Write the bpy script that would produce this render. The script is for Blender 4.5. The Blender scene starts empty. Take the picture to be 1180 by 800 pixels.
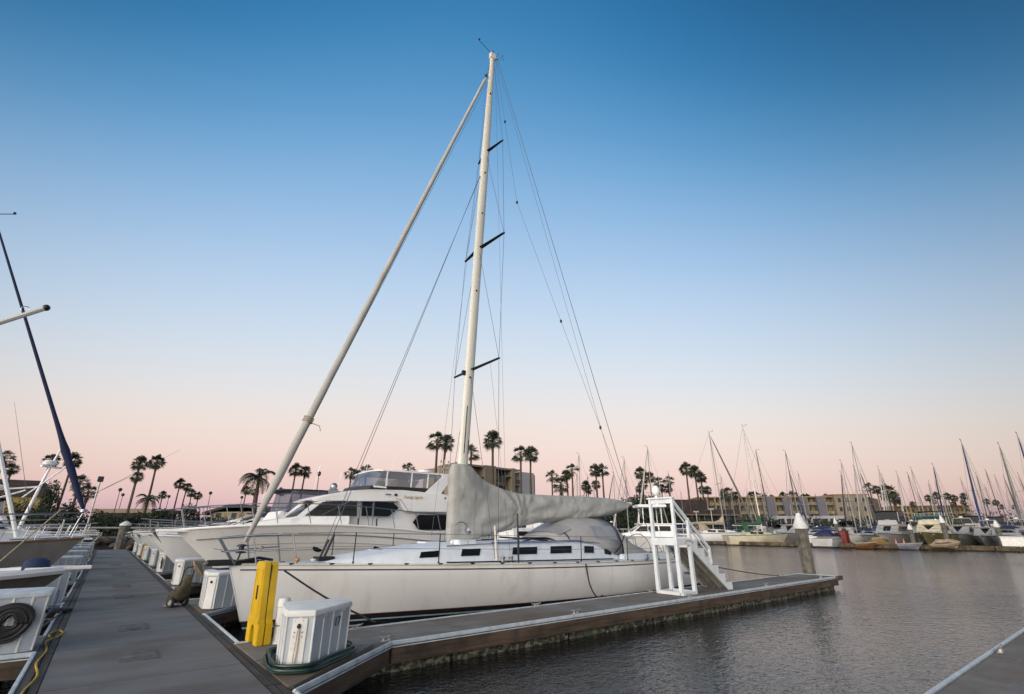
import bpy, bmesh, math, random
from mathutils import Vector, Matrix, noise
random.seed(7)
R = math.radians
C = bpy.context.scene.collection
# ---------------------------------------------------------------- camera model (a 17 mm lens, 1.65 m above the dock)
F, CX, CY = 558.0, 590.0, 400.0
PITCH = math.atan(211 / 558.0); YAW = R(38.1); EYE = 1.65
WATER = -0.45
fw = Vector((math.sin(YAW)*math.cos(PITCH), math.cos(YAW)*math.cos(PITCH), math.sin(PITCH)))
rt = Vector((math.cos(YAW), -math.sin(YAW), 0)); upv = rt.cross(fw)
EYEP = Vector((0, 0, EYE)); HEAD = Vector((math.sin(YAW), math.cos(YAW), 0))
def ray(px, py): return fw*F + rt*(px-CX) - upv*(py-CY)
def on_y(px, py, Y): d = ray(px, py); return EYEP + d*(Y/d.y)
def on_z(px, py, z=0): d = ray(px, py); return EYEP + d*((z-EYE)/d.z)
def at(px, py, D): d = ray(px, py); return EYEP + d*(D/d.dot(HEAD))      # at a distance along the heading

# ---------------------------------------------------------------- materials
def lin(c):
    return tuple(((x/255)/12.92 if x/255 <= .04045 else (((x/255)+.055)/1.055)**2.4) for x in c)
MATS = {}
def mat(name, col, rough=.5, metal=0.0, var=.12, scale=3.0, stretch=(1,1,1), bump=0.0, bscale=None, coat=0.0,
        col2=None, spots=None, spec=.5, alpha=None, trans=0.0, emit=None, streak=None, extra=None):
    if name in MATS: return MATS[name]
    m = bpy.data.materials.new(name); m.use_nodes = True
    nt = m.node_tree; N = nt.nodes; L = nt.links; b = N['Principled BSDF']
    b.inputs['Roughness'].default_value = rough; b.inputs['Metallic'].default_value = metal
    b.inputs['Coat Weight'].default_value = coat; b.inputs['Specular IOR Level'].default_value = spec
    b.inputs['Transmission Weight'].default_value = trans
    tc = N.new('ShaderNodeTexCoord'); mp = N.new('ShaderNodeMapping'); L.new(tc.outputs['Object'], mp.inputs[0])
    mp.inputs['Scale'].default_value = stretch
    nz = N.new('ShaderNodeTexNoise'); nz.inputs['Scale'].default_value = scale; nz.inputs['Detail'].default_value = 6
    L.new(mp.outputs[0], nz.inputs['Vector'])
    c = Vector(col); c2 = Vector(col2) if col2 else c*(1-var*2)
    rp = N.new('ShaderNodeValToRGB'); rp.color_ramp.elements[0].position = .3; rp.color_ramp.elements[1].position = .7
    lo = c2; hi = c*(1+var) if not col2 else c
    rp.color_ramp.elements[0].color = (*lo, 1); rp.color_ramp.elements[1].color = (*[min(1, v) for v in hi], 1)
    L.new(nz.outputs['Fac'], rp.inputs[0]); out = rp.outputs[0]
    def layer(out, colr, sc, st, a, z, amount):
        mp2 = N.new('ShaderNodeMapping'); L.new(tc.outputs['Object'], mp2.inputs[0]); mp2.inputs['Scale'].default_value = st
        n2 = N.new('ShaderNodeTexNoise'); n2.inputs['Scale'].default_value = sc; n2.inputs['Detail'].default_value = 5
        L.new(mp2.outputs[0], n2.inputs['Vector'])
        r2 = N.new('ShaderNodeValToRGB'); r2.color_ramp.elements[0].position = a; r2.color_ramp.elements[1].position = z
        r2.color_ramp.elements[1].color = (amount, amount, amount, 1)
        L.new(n2.outputs['Fac'], r2.inputs[0])
        mx = N.new('ShaderNodeMix'); mx.data_type = 'RGBA'; L.new(r2.outputs[0], mx.inputs['Factor'])
        L.new(out, mx.inputs[6]); mx.inputs[7].default_value = (*colr, 1); return mx.outputs[2]
    if spots: out = layer(out, *spots)
    if streak: out = layer(out, *streak)
    if extra: out = layer(out, *extra)
    L.new(out, b.inputs['Base Color'])
    if bump:
        n3 = N.new('ShaderNodeTexNoise'); n3.inputs['Scale'].default_value = bscale or scale*4; n3.inputs['Detail'].default_value = 5
        L.new(mp.outputs[0], n3.inputs['Vector'])
        bp = N.new('ShaderNodeBump'); bp.inputs['Strength'].default_value = bump; bp.inputs['Distance'].default_value = .02
        L.new(n3.outputs['Fac'], bp.inputs['Height']); L.new(bp.outputs[0], b.inputs['Normal'])
    if alpha is not None: b.inputs['Alpha'].default_value = alpha
    if emit: b.inputs['Emission Color'].default_value = (*emit[0], 1); b.inputs['Emission Strength'].default_value = emit[1]
    MATS[name] = m; return m
GELCOAT = mat('gelcoat_white', (.81,.80,.78), .28, var=.03, coat=.25, scale=1.2, streak=((.50,.47,.42), 2.0, (3,3,.25), .58, .8, .35))
GELHERO = mat('hull_white', (.71,.70,.68), .22, var=.02, coat=.7, scale=.8, streak=((.50,.45,.38), 2.2, (1.6,1.6,.18), .52, .8, .5))
OLDMAST = mat('aged_mast_paint', (.27,.255,.235), .5, var=.1)
DECKW = mat('deck_white', (.66,.70,.74), .5, var=.05, scale=5, bump=.05)
NONSKID = mat('nonskid', (.55,.60,.65), .75, var=.06, scale=20, bump=.2, bscale=200)
BLACKPAINT = mat('antifoul_black', (.012,.013,.016), .5, spots=((.05,.055,.05), 3, (1,1,3), .55, .8, .5))
STRIPE = mat('stripe_dark', (.02,.03,.045), .4)
PINSTRIPE = mat('stripe_pale', (.40,.50,.52), .4)
REDLINE = mat('stripe_red', (.16,.03,.03), .4)
ALU = mat('mast_paint', (.62,.60,.52), .38, var=.05, scale=2, stretch=(1,1,.3), coat=.2)
STEEL = mat('stainless', (.36,.37,.39), .38, metal=.9, var=.1)
DARKMETAL = mat('black_metal', (.02,.022,.026), .4, metal=.3)
WIRE = mat('rigging_wire', (.10,.11,.13), .45, metal=.5)
GLASS = mat('dark_glass', (.008,.009,.011), .10, var=.1, spec=.22)
COVER = mat('boom_cover_canvas', (.37,.367,.345), .88, var=.10, scale=2.5, bump=.6, bscale=9, spots=((.24,.235,.21), 1.3, (1,1,2), .5, .75, .5))
FURL = mat('furled_sail_cloth', (.41,.395,.36), .85, var=.07, scale=3, stretch=(1,1,.5), bump=.1, bscale=14)
DODGERC = mat('dodger_canvas', (.34,.335,.33), .85, var=.06, scale=3, bump=.2, bscale=6)
CONCRETE = mat('dock_concrete', (.142,.144,.148), .85, var=.12, scale=1.6, bump=.15, bscale=120, stretch=(.25,1.8,1),
               spots=((.075,.062,.053), .8, (.7,1.0,1), .46, .68, .8), streak=((.16,.165,.17), 9, (.35,8,1), .5, .8, .45), extra=((.36,.36,.34), 6.5, (1,1,1), .735, .76, .8))
CONCF = mat('finger_concrete', (.19,.18,.165), .85, var=.16, scale=2.2, bump=.15, bscale=110, spots=((.115,.075,.045), .5, (.6,1,1), .40, .6, .85),
            streak=((.21,.21,.21), 3, (.5,3,1), .5, .85, .5), extra=((.42,.42,.40), 7.5, (1,1,1), .725, .75, .8))
WALER = mat('dock_timber', (.095,.062,.040), .8, var=.3, scale=2, stretch=(.4,.4,7), bump=.4, bscale=9,
            spots=((.022,.018,.016), 2.2, (1,1,1), .5, .7, .7))
WALERY = mat('walkway_timber', (.055,.046,.04), .8, var=.25, scale=3, stretch=(5,.4,5), bump=.4, bscale=9, spots=((.025,.02,.018), 3, (1,.4,1), .5, .7, .7))
FLOAT = mat('float_mussels', (.055,.050,.040), .9, var=.5, scale=14, bump=1.0, bscale=30,
            spots=((.25,.24,.17), 13, (1,1,1.2), .50, .62, .85), streak=((.09,.11,.05), 2.2, (1,1,1), .5, .7, .6))
VINYL = mat('white_dock_edging', (.50,.56,.60), .45, var=.12, scale=6, spots=((.2,.2,.19), 5, (1,1,1), .58, .75, .6))
BOXP = mat('dock_box_fibreglass', (.40,.44,.48), .5, var=.06, scale=3, bump=.08, spots=((.22,.21,.19), 2.4, (2,2,.6), .58, .8, .5))
BOXW = mat('dock_box_white', (.68,.67,.64), .5, var=.06, scale=4, spots=((.40,.26,.13), 7, (1,1,1), .66, .78, .55))
RUST = mat('rust', (.20,.07,.025), .9, var=.4, scale=20)
YELLOW = mat('yellow_plastic', (.62,.39,.012), .42, var=.08, scale=4, spots=((.33,.2,.02), 6, (1,1,1), .6, .78, .5))
BLACKR = mat('black_rubber', (.015,.015,.016), .65, var=.2)
HOSEG = mat('green_hose', (.008,.035,.028), .4, var=.3, scale=8)
HOSEGR = mat('grey_hose', (.10,.11,.10), .5)
ROPEY = mat('yellow_rope', (.42,.27,.03), .8, var=.3, scale=30)
ROPET = mat('tan_rope', (.45,.37,.25), .9, var=.2, scale=30)
ROPEB = mat('black_rope', (.02,.02,.022), .85, var=.2, scale=30)
ROPEBL = mat('blue_rope', (.03,.10,.28), .8, var=.3, scale=30)
STAIRW = mat('stair_white_paint', (.66,.70,.72), .45, var=.05, scale=4, spots=((.35,.30,.24), 6, (1,1,1), .64, .8, .6))
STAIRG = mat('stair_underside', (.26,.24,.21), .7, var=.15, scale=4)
CLEATM = mat('galvanised_cleat', (.42,.40,.36), .5, metal=.4, var=.2, scale=12, spots=((.2,.08,.03), 9, (1,1,1), .6, .7, .6))
PILEM = mat('concrete_pile', (.13,.12,.10), .9, var=.3, scale=5, bump=.5, bscale=20, spots=((.05,.045,.038), 2.5, (1,1,.5), .5, .7, .8), streak=((.24,.21,.14), 9, (1,1,1), .6, .72, .5))
PILECAP = mat('pile_cap_white', (.62,.62,.6), .5, var=.08, spots=((.4,.38,.33), 6, (1,1,1), .55, .75, .6))
BLUECANVAS = mat('blue_canvas', (.012,.028,.085), .8, var=.15)
NAVY = mat('navy_cover', (.012,.018,.07), .7, var=.2)
BLACKCANVAS = mat('black_canvas', (.016,.018,.022), .8, var=.15)
GREENCANVAS = mat('green_canvas', (.025,.085,.045), .8, var=.15)
GREENPAINT = mat('green_trim_paint', (.02,.14,.09), .5)
BROWNCANVAS = mat('brown_canvas', (.08,.065,.055), .85, var=.15)
TANCANVAS = mat('tan_canvas', (.36,.30,.22), .85, var=.12)
TEALC = mat('teal_canvas', (.01,.17,.19), .8)
FARWHITE = mat('dimmed_weathered_white', (.38,.37,.355), .4, var=.1, scale=.7, spots=((.30,.27,.22), .8, (1,1,2), .55, .8, .5))  # grimy off-white, with vignette and grading dimming also put into the colour
CREAM = mat('cream_gelcoat', (.55,.50,.36), .4, var=.1, scale=1.5, spots=((.36,.24,.10), 1.1, (1,1,1.6), .55, .75, .6))
TEAK = mat('varnished_wood', (.20,.10,.04), .5, var=.3, scale=4, stretch=(1,1,6))
REDP = mat('red_paint', (.17,.02,.018), .5, var=.2)
GREYHULL = mat('grey_hull', (.20,.21,.25), .35, var=.1)
BLUEHULL = mat('blue_hull', (.02,.035,.09), .3, var=.1)
TRUNK = mat('palm_trunk', (.085,.062,.045), .95, var=.3, scale=3, stretch=(1,1,6), bump=.6, bscale=5)
FROND = mat('palm_frond', (.040,.052,.022), .75, var=.35, scale=1.2, spots=((.09,.075,.03), 1.0, (1,1,1), .55, .75, .6))
SKIRT = mat('dry_frond', (.09,.06,.035), .9, var=.3, scale=2)
LEAF = mat('hedge_leaf', (.028,.045,.020), .8, var=.4, scale=.8)
LEAF2 = mat('bush_leaf', (.045,.058,.022), .8, var=.4, scale=.8)
ASPHALT = mat('land_asphalt', (.06,.058,.055), .9, var=.2, scale=.2)
ROCK = mat('riprap_rock', (.085,.065,.05), .95, var=.4, scale=.9, bump=.8, bscale=2)
TANW = mat('hotel_tan_stucco', (.205,.17,.12), .9, var=.08, scale=.4, stretch=(1,1,.5), spots=((.30,.24,.15), .5, (2,2,.3), .5, .8, .5))
TANR = mat('hotel_tan_siding', (.17,.138,.09), .9, var=.15, scale=1.5, stretch=(3,3,.2))
GREYW = mat('hotel_grey_stucco', (.34,.325,.34), .9, var=.05, scale=.3)
GREYP = mat('hotel_grey_panel', (.12,.115,.135), .9, var=.08, scale=.3)
YELW = mat('ochre_wall', (.24,.165,.075), .9, var=.1, scale=.5)
DARKIN = mat('dark_interior', (.02,.02,.023), .6, var=.4, scale=.8)
BROWNW = mat('brown_shingle', (.050,.036,.030), .9, var=.25, scale=1.5, stretch=(.3,.3,5))
CREAMW = mat('cream_wall', (.30,.27,.20), .9, var=.08)
LAMPLIT = mat('lit_window', (.5,.35,.15), .5, emit=((1.0,.62,.25), .55))
GOLD = mat('gold_letter', (.55,.36,.12), .4, metal=.3)
def clear_vinyl():
    m = bpy.data.materials.new('clear_vinyl'); m.use_nodes = True; nt = m.node_tree; N = nt.nodes; L = nt.links
    N.remove(N['Principled BSDF']); t = N.new('ShaderNodeBsdfTransparent'); t.inputs[0].default_value = (.62,.66,.74,1)
    g = N.new('ShaderNodeBsdfGlossy'); g.inputs['Roughness'].default_value = .08; g.inputs[0].default_value = (.7,.74,.8,1)
    d = N.new('ShaderNodeBsdfDiffuse'); d.inputs[0].default_value = (.2,.22,.27,1)
    m1 = N.new('ShaderNodeMixShader'); m1.inputs[0].default_value = .25; L.new(t.outputs[0], m1.inputs[1]); L.new(d.outputs[0], m1.inputs[2])
    m2 = N.new('ShaderNodeMixShader'); m2.inputs[0].default_value = .2; L.new(m1.outputs[0], m2.inputs[1]); L.new(g.outputs[0], m2.inputs[2])
    L.new(m2.outputs[0], N['Material Output'].inputs[0]); return m
VINYLWIN = clear_vinyl()

# ---------------------------------------------------------------- mesh builder
def ortho(d):
    d = d.normalized(); a = Vector((0,0,1)) if abs(d.z) < .9 else Vector((1,0,0))
    u = d.cross(a).normalized(); return u, d.cross(u).normalized()
class MB:
    def __init__(s): s.v = []; s.f = []; s.m = []; s.mi = 0
    def add(s, vs, fs):
        o = len(s.v); s.v += [tuple(v) for v in vs]
        for f in fs: s.f.append([i+o for i in f]); s.m.append(s.mi)
        return s
    def box(s, x0, y0, z0, x1, y1, z1, M=None):
        vs = [Vector(p) for p in ((x0,y0,z0),(x1,y0,z0),(x1,y1,z0),(x0,y1,z0),(x0,y0,z1),(x1,y0,z1),(x1,y1,z1),(x0,y1,z1))]
        if M: vs = [M @ v for v in vs]
        return s.add(vs, [(0,3,2,1),(4,5,6,7),(0,1,5,4),(1,2,6,5),(2,3,7,6),(3,0,4,7)])
    def bar(s, a, b, w, h=None, up=None):                      # rectangular bar from a to b
        a, b = Vector(a), Vector(b); d = (b-a).normalized(); h = h or w
        u0 = Vector(up) if up else (Vector((0,0,1)) if abs(d.z) < .95 else Vector((0,1,0)))
        u = d.cross(u0).normalized(); v = u.cross(d).normalized(); u *= w/2; v *= h/2
        vs = [a-u-v, a+u-v, a+u+v, a-u+v, b-u-v, b+u-v, b+u+v, b-u+v]
        return s.add(vs, [(0,3,2,1),(4,5,6,7),(0,1,5,4),(1,2,6,5),(2,3,7,6),(3,0,4,7)])
    def tube(s, pts, r, n=8, caps=True, closed=False):
        pts = [Vector(p) for p in pts]; k = len(pts); rs = r if isinstance(r, (list, tuple)) else [r]*k
        u = None; rings = []
        for i, p in enumerate(pts):
            if closed: d = pts[(i+1) % k]-pts[i-1]
            else: d = pts[min(i+1, k-1)]-pts[max(i-1, 0)]
            if d.length < 1e-9: d = Vector((0,0,1))
            d.normalize()
            if u is None: u, w = ortho(d)
            else:
                u = (u-d*u.dot(d)); u = u.normalized() if u.length > 1e-6 else ortho(d)[0]; w = d.cross(u)
            rings.append([p+(u*math.cos(2*math.pi*j/n)+w*math.sin(2*math.pi*j/n))*rs[i] for j in range(n)])
        vs = [v for g in rings for v in g]; fs = []
        for i in range(k if closed else k-1):
            a, b = i*n, ((i+1) % k)*n
            for j in range(n): fs.append((a+j, a+(j+1) % n, b+(j+1) % n, b+j))
        if caps and not closed: fs.append(tuple(range(n-1, -1, -1))); fs.append(tuple((k-1)*n+j for j in range(n)))
        return s.add(vs, fs)
    def lathe(s, c, prof, n=16, M=None):                       # prof: (r, z)
        vs = []; fs = []; c = Vector(c)
        for r, z in prof:
            for j in range(n):
                a = 2*math.pi*j/n; v = Vector((r*math.cos(a), r*math.sin(a), z)); vs.append(c+((M @ v) if M else v))
        for i in range(len(prof)-1):
            for j in range(n): fs.append((i*n+j, i*n+(j+1) % n, (i+1)*n+(j+1) % n, (i+1)*n+j))
        fs.append(tuple(range(n-1, -1, -1))); fs.append(tuple((len(prof)-1)*n+j for j in range(n)))
        return s.add(vs, fs)
    def ball(s, c, r, sz=1.0, n=12, k=8):
        return s.lathe(c, [(max(1e-4, r*math.sin(math.pi*i/k)), -r*sz*math.cos(math.pi*i/k)) for i in range(k+1)], n)
    def loft(s, rings, closed=True, caps=True):
        n = len(rings[0]); vs = [v for g in rings for v in g]; fs = []
        for i in range(len(rings)-1):
            for j in range(n if closed else n-1): fs.append((i*n+j, i*n+(j+1) % n, (i+1)*n+(j+1) % n, (i+1)*n+j))
        if caps and closed: fs.append(tuple(range(n-1, -1, -1))); fs.append(tuple((len(rings)-1)*n+j for j in range(n)))
        return s.add(vs, fs)
    def prism(s, pts, axis, a, b, f2=None):                    # polygon pts (two coords) extruded along axis ('x','y','z')
        def P(q, t):
            if axis == 'y': return (q[0], t, q[1])
            if axis == 'x': return (t, q[0], q[1])
            return (q[0], q[1], t)
        n = len(pts); q2 = f2 or pts
        vs = [P(q, a) for q in pts]+[P(q, b) for q in q2]
        fs = [tuple(range(n-1, -1, -1)), tuple(range(n, 2*n))]+[(j, (j+1) % n, n+(j+1) % n, n+j) for j in range(n)]
        return s.add(vs, fs)
    def sheet(s, grid):                                        # open grid of points
        m = len(grid[0]); vs = [v for g in grid for v in g]
        return s.add(vs, [(i*m+j, i*m+j+1, (i+1)*m+j+1, (i+1)*m+j) for i in range(len(grid)-1) for j in range(m-1)])
    def build(s, name, m, parent=None, bev=0.0, smooth=True, ang=38, label=None, kind=None, thick=0.0):
        me = bpy.data.meshes.new(name); me.from_pydata(s.v, [], s.f)
        for q in (m if isinstance(m, (list, tuple)) else [m]): me.materials.append(q)
        me.polygons.foreach_set('material_index', s.m)
        bm = bmesh.new(); bm.from_mesh(me)
        bmesh.ops.recalc_face_normals(bm, faces=bm.faces)
        if bev:
            es = [e for e in bm.edges if len(e.link_faces) == 2 and e.calc_face_angle(0) > R(25)]
            try: bmesh.ops.bevel(bm, geom=es, offset=bev, segments=2, affect='EDGES', clamp_overlap=True)
            except Exception: pass
        bm.to_mesh(me); bm.free()
        if smooth: me.shade_smooth(); me.set_sharp_from_angle(angle=R(ang))
        me.update()
        o = bpy.data.objects.new(name, me); C.objects.link(o)
        if parent: o.parent = parent
        if label: o['label'] = label
        if kind: o['kind'] = kind
        if thick:
            q = o.modifiers.new('t', 'SOLIDIFY'); q.thickness = thick; q.offset = 0
        return o
def tag(o, label, cat, group=None):
    o['label'] = label; o['category'] = cat
    if group: o['group'] = group
    return o
def thing(name, label, cat, group=None):
    o = bpy.data.objects.new(name, None); C.objects.link(o); o.empty_display_size = .2; return tag(o, label, cat, group)
KIDS = None
def kids(o): return [c for c in C.objects if c.parent == o]
def rebase(root, loc):                                          # built in world coordinates: move the origin to the thing's base
    loc = Vector(loc)
    def walk(o):
        for c in list(o.children):
            if c.type == 'MESH' and not c.data.get('_rb'):
                c.data.transform(Matrix.Translation(-loc)); c.data['_rb'] = 1
            walk(c)
    if root.type == 'MESH': root.data.transform(Matrix.Translation(-loc)); root.data['_rb'] = 1
    walk(root); root.location = loc
def dup(root, loc, rz=0.0, sc=1.0, label=None, group=None):
    r = root.copy(); C.objects.link(r); r.location = loc; r.rotation_euler = (0, 0, rz)
    r.scale = sc if isinstance(sc, tuple) else (sc, sc, sc)
    if label: r['label'] = label
    if group: r['group'] = group
    for ch in list(root.children):
        c = ch.copy(); C.objects.link(c); c.parent = r
        for g in list(ch.children):
            d = g.copy(); C.objects.link(d); d.parent = c
    return r
FIRST = set()
def place(root, loc, rz=0.0, sc=1.0, label=None, group=None):    # the prototype itself the first time, a copy after that
    if root.name not in FIRST:
        FIRST.add(root.name); root.location = loc; root.rotation_euler = (0, 0, rz)
        root.scale = sc if isinstance(sc, tuple) else (sc, sc, sc)
        if label: root['label'] = label
        if group: root['group'] = group
        return root
    return dup(root, loc, rz, sc, label, group)
def text_mesh(txt, size, name, m, parent, M, extr=.002, shear=0):
    cu = bpy.data.curves.new(name, 'FONT'); cu.body = txt; cu.size = size; cu.extrude = extr; cu.align_x = 'CENTER'; cu.align_y = 'CENTER'; cu.shear = shear
    o = bpy.data.objects.new('tmp', cu); C.objects.link(o); bpy.context.view_layer.update()
    me = bpy.data.meshes.new_from_object(o); me.name = name; bpy.data.objects.remove(o); me.transform(M)
    me.materials.clear(); me.materials.append(m)
    t = bpy.data.objects.new(name, me); C.objects.link(t); t.parent = parent; return t
def catenary(a, b, sag, n=12):
    a, b = Vector(a), Vector(b)
    return [a.lerp(b, i/n)-Vector((0,0,sag*4*(i/n)*(1-i/n))) for i in range(n+1)]
# ---------------------------------------------------------------- sky, sun, camera
world = bpy.data.worlds.new('World'); bpy.context.scene.world = world; world.use_nodes = True
wn = world.node_tree; N = wn.nodes; L = wn.links; N.clear()
out = N.new('ShaderNodeOutputWorld'); add = N.new('ShaderNodeAddShader'); L.new(add.outputs[0], out.inputs[0])
SUN_AZ = YAW + math.pi - R(35)*-1        # the afterglow lies behind the photographer, a little to the left
SUN_EL = R(9)
sun_dir = Vector((math.sin(SUN_AZ)*math.cos(SUN_EL), math.cos(SUN_AZ)*math.cos(SUN_EL), math.sin(SUN_EL)))
sky = N.new('ShaderNodeTexSky'); sky.sky_type = 'NISHITA'; sky.sun_disc = False; sky.sun_elevation = SUN_EL; sky.sun_rotation = SUN_AZ
bgn = N.new('ShaderNodeBackground'); bgn.inputs[1].default_value = .02; L.new(sky.outputs[0], bgn.inputs[0]); L.new(bgn.outputs[0], add.inputs[0])
tc = N.new('ShaderNodeTexCoord'); sep = N.new('ShaderNodeSeparateXYZ'); L.new(tc.outputs['Generated'], sep.inputs[0])
def mth(op, a, b=None, c=None, clamp=False):
    n = N.new('ShaderNodeMath'); n.operation = op; n.use_clamp = clamp
    for i, q in enumerate((a, b, c)):
        if q is None: continue
        if isinstance(q, (int, float)): n.inputs[i].default_value = q
        else: L.new(q, n.inputs[i])
    return n.outputs[0]
el = mth('MULTIPLY', mth('ARCSINE', sep.outputs['Z']), 2/math.pi)         # elevation, 0 at the horizon to 1 overhead
rp = N.new('ShaderNodeValToRGB'); EL_IN = rp.inputs[0]; rp.color_ramp.interpolation = 'B_SPLINE'
SKY = [(0, (172,148,178)), (1.4, (198,162,182)), (3.4, (226,187,188)), (7, (239,208,198)), (11, (240,221,211)), (15, (229,226,226)),
       (20.5, (209,221,234)), (26, (191,212,235)), (32, (167,198,231)), (39, (134,179,221)), (46, (96,157,206)), (55, (46,124,178)), (66, (24,97,150)), (78, (17,76,124)), (90, (12,60,104))]
els = rp.color_ramp.elements
while len(els) > 1: els.remove(els[-1])
for i, (d, c) in enumerate(SKY):
    e = els[0] if i == 0 else els.new(d/90)
    e.position = d/90; e.color = (*lin(c), 1)
# azimuth: dimmer away from the middle of the pink belt, bright and warm towards the afterglow behind
nrm = N.new('ShaderNodeVectorMath'); nrm.operation = 'NORMALIZE'
cx = N.new('ShaderNodeCombineXYZ'); L.new(sep.outputs['X'], cx.inputs[0]); L.new(sep.outputs['Y'], cx.inputs[1]); L.new(cx.outputs[0], nrm.inputs[0])
def azdot(v):
    d = N.new('ShaderNodeVectorMath'); d.operation = 'DOT_PRODUCT'; L.new(nrm.outputs[0], d.inputs[0]); d.inputs[1].default_value = v; return d.outputs['Value']
front = azdot((math.sin(YAW-.12), math.cos(YAW-.12), 0))
L.new(mth('MULTIPLY', el, mth('MULTIPLY_ADD', mth('SUBTRACT', 1.0, mth('MAXIMUM', front, .2)), 1.0, 1.0), clamp=True), EL_IN)   # the blue comes lower away from the anti-twilight arch
side = N.new('ShaderNodeMapRange'); side.inputs[1].default_value = .35; side.inputs[2].default_value = .97
side.inputs[3].default_value = .62; side.inputs[4].default_value = 1.0; L.new(front, side.inputs[0]); side.interpolation_type = 'SMOOTHSTEP'
back = N.new('ShaderNodeMapRange'); back.inputs[1].default_value = .1; back.inputs[2].default_value = 1.0
back.inputs[3].default_value = 0; back.inputs[4].default_value = 1.0; L.new(azdot((math.sin(SUN_AZ), math.cos(SUN_AZ), 0)), back.inputs[0])
glow_el = N.new('ShaderNodeMapRange'); glow_el.inputs[1].default_value = 0; glow_el.inputs[2].default_value = .75
glow_el.inputs[3].default_value = 1; glow_el.inputs[4].default_value = 0; L.new(el, glow_el.inputs[0])
glow = mth('MULTIPLY', mth('MULTIPLY', back.outputs[0], glow_el.outputs[0]), GLOW := 4.3)
gc = N.new('ShaderNodeVectorMath'); gc.operation = 'SCALE'; gc.inputs[0].default_value = (1.0, .925, .84); L.new(glow, gc.inputs['Scale'])
sc_ = N.new('ShaderNodeVectorMath'); sc_.operation = 'SCALE'; L.new(rp.outputs[0], sc_.inputs[0]); L.new(side.outputs[0], sc_.inputs['Scale'])
sm = N.new('ShaderNodeVectorMath'); sm.operation = 'ADD'; L.new(sc_.outputs[0], sm.inputs[0]); L.new(gc.outputs[0], sm.inputs[1])
bg = N.new('ShaderNodeBackground'); bg.inputs[1].default_value = .97; L.new(sm.outputs[0], bg.inputs[0]); L.new(bg.outputs[0], add.inputs[1])
sl = bpy.data.lights.new('sun', 'SUN'); sl.energy = 1.0; sl.angle = R(22); sl.color = (1, .88, .74)
so = bpy.data.objects.new('sun', sl); C.objects.link(so); so.rotation_euler = (-sun_dir).to_track_quat('-Z', 'Y').to_euler()
cam = bpy.data.cameras.new('camera'); co = bpy.data.objects.new('camera', cam); C.objects.link(co); bpy.context.scene.camera = co
cam.sensor_width = 36; cam.lens = F*36/1180; cam.clip_start = .05; cam.clip_end = 6000
co.location = EYEP; co.rotation_euler = fw.to_track_quat('-Z', 'Y').to_euler()
vs_ = bpy.context.scene.view_settings; vs_.view_transform = 'Standard'; vs_.look = 'None'; vs_.exposure = 0; vs_.gamma = 1
bpy.context.scene.cycles.max_bounces = 6; bpy.context.scene.cycles.transparent_max_bounces = 12

# ---------------------------------------------------------------- water and land
def water_mat():
    m = bpy.data.materials.new('harbour_water'); m.use_nodes = True; nt = m.node_tree; N = nt.nodes; L = nt.links; b = N['Principled BSDF']
    b.inputs['Base Color'].default_value = (.010,.010,.011,1); b.inputs['Roughness'].default_value = .05; b.inputs['IOR'].default_value = 1.33
    b.inputs['Specular IOR Level'].default_value = .46
    tc = N.new('ShaderNodeTexCoord'); hs = None
    for sc, st, amp, ro in ((.45, (1,1.5,1), .028, .3), (1.6, (1,1.7,1), .024, .6), (4.5, (1,1.3,1), .026, .2), (11, (1,1.2,1), .022, 0)):
        mp = N.new('ShaderNodeMapping'); mp.inputs['Scale'].default_value = st; mp.inputs['Rotation'].default_value = (0,0,ro); L.new(tc.outputs['Object'], mp.inputs[0])
        n = N.new('ShaderNodeTexNoise'); n.inputs['Scale'].default_value = sc; n.inputs['Detail'].default_value = 2.5; n.inputs['Distortion'].default_value = .4; L.new(mp.outputs[0], n.inputs['Vector'])
        k = N.new('ShaderNodeMath'); k.operation = 'MULTIPLY'; k.inputs[1].default_value = amp; L.new(n.outputs['Fac'], k.inputs[0])
        if hs is None: hs = k.outputs[0]
        else:
            a = N.new('ShaderNodeMath'); L.new(hs, a.inputs[0]); L.new(k.outputs[0], a.inputs[1]); hs = a.outputs[0]
    # patches of calmer water
    big = N.new('ShaderNodeTexNoise'); big.inputs['Scale'].default_value = .07; big.inputs['Detail'].default_value = 2; L.new(tc.outputs['Object'], big.inputs['Vector'])
    mr = N.new('ShaderNodeMapRange'); mr.inputs[1].default_value = .35; mr.inputs[2].default_value = .65; mr.inputs[3].default_value = .45; mr.inputs[4].default_value = 1.0; L.new(big.outputs['Fac'], mr.inputs[0])
    bp = N.new('ShaderNodeBump'); bp.inputs['Distance'].default_value = 1.0; L.new(mr.outputs[0], bp.inputs['Strength']); L.new(hs, bp.inputs['Height']); L.new(bp.outputs[0], b.inputs['Normal'])
    return m
WATERM = water_mat()
mb = MB(); mb.add([(-1500,-800,WATER),(2500,-800,WATER),(2500,2500,WATER),(-1500,2500,WATER)], [(0,1,2,3)])
mb.build('water', WATERM, smooth=False, kind='structure')
LANDZ = .9
coast = [(-500,66),(1,66),(8,67),(30,75),(55,96),(95,118),(150,120),(158,60),(160,-60),(2400,-700),(2400,2400),(-1400,2400),(-1400,66)]
mb = MB(); mb.prism(coast, 'z', -1.5, LANDZ); mb.build('land', ASPHALT, smooth=False, kind='structure')
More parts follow.
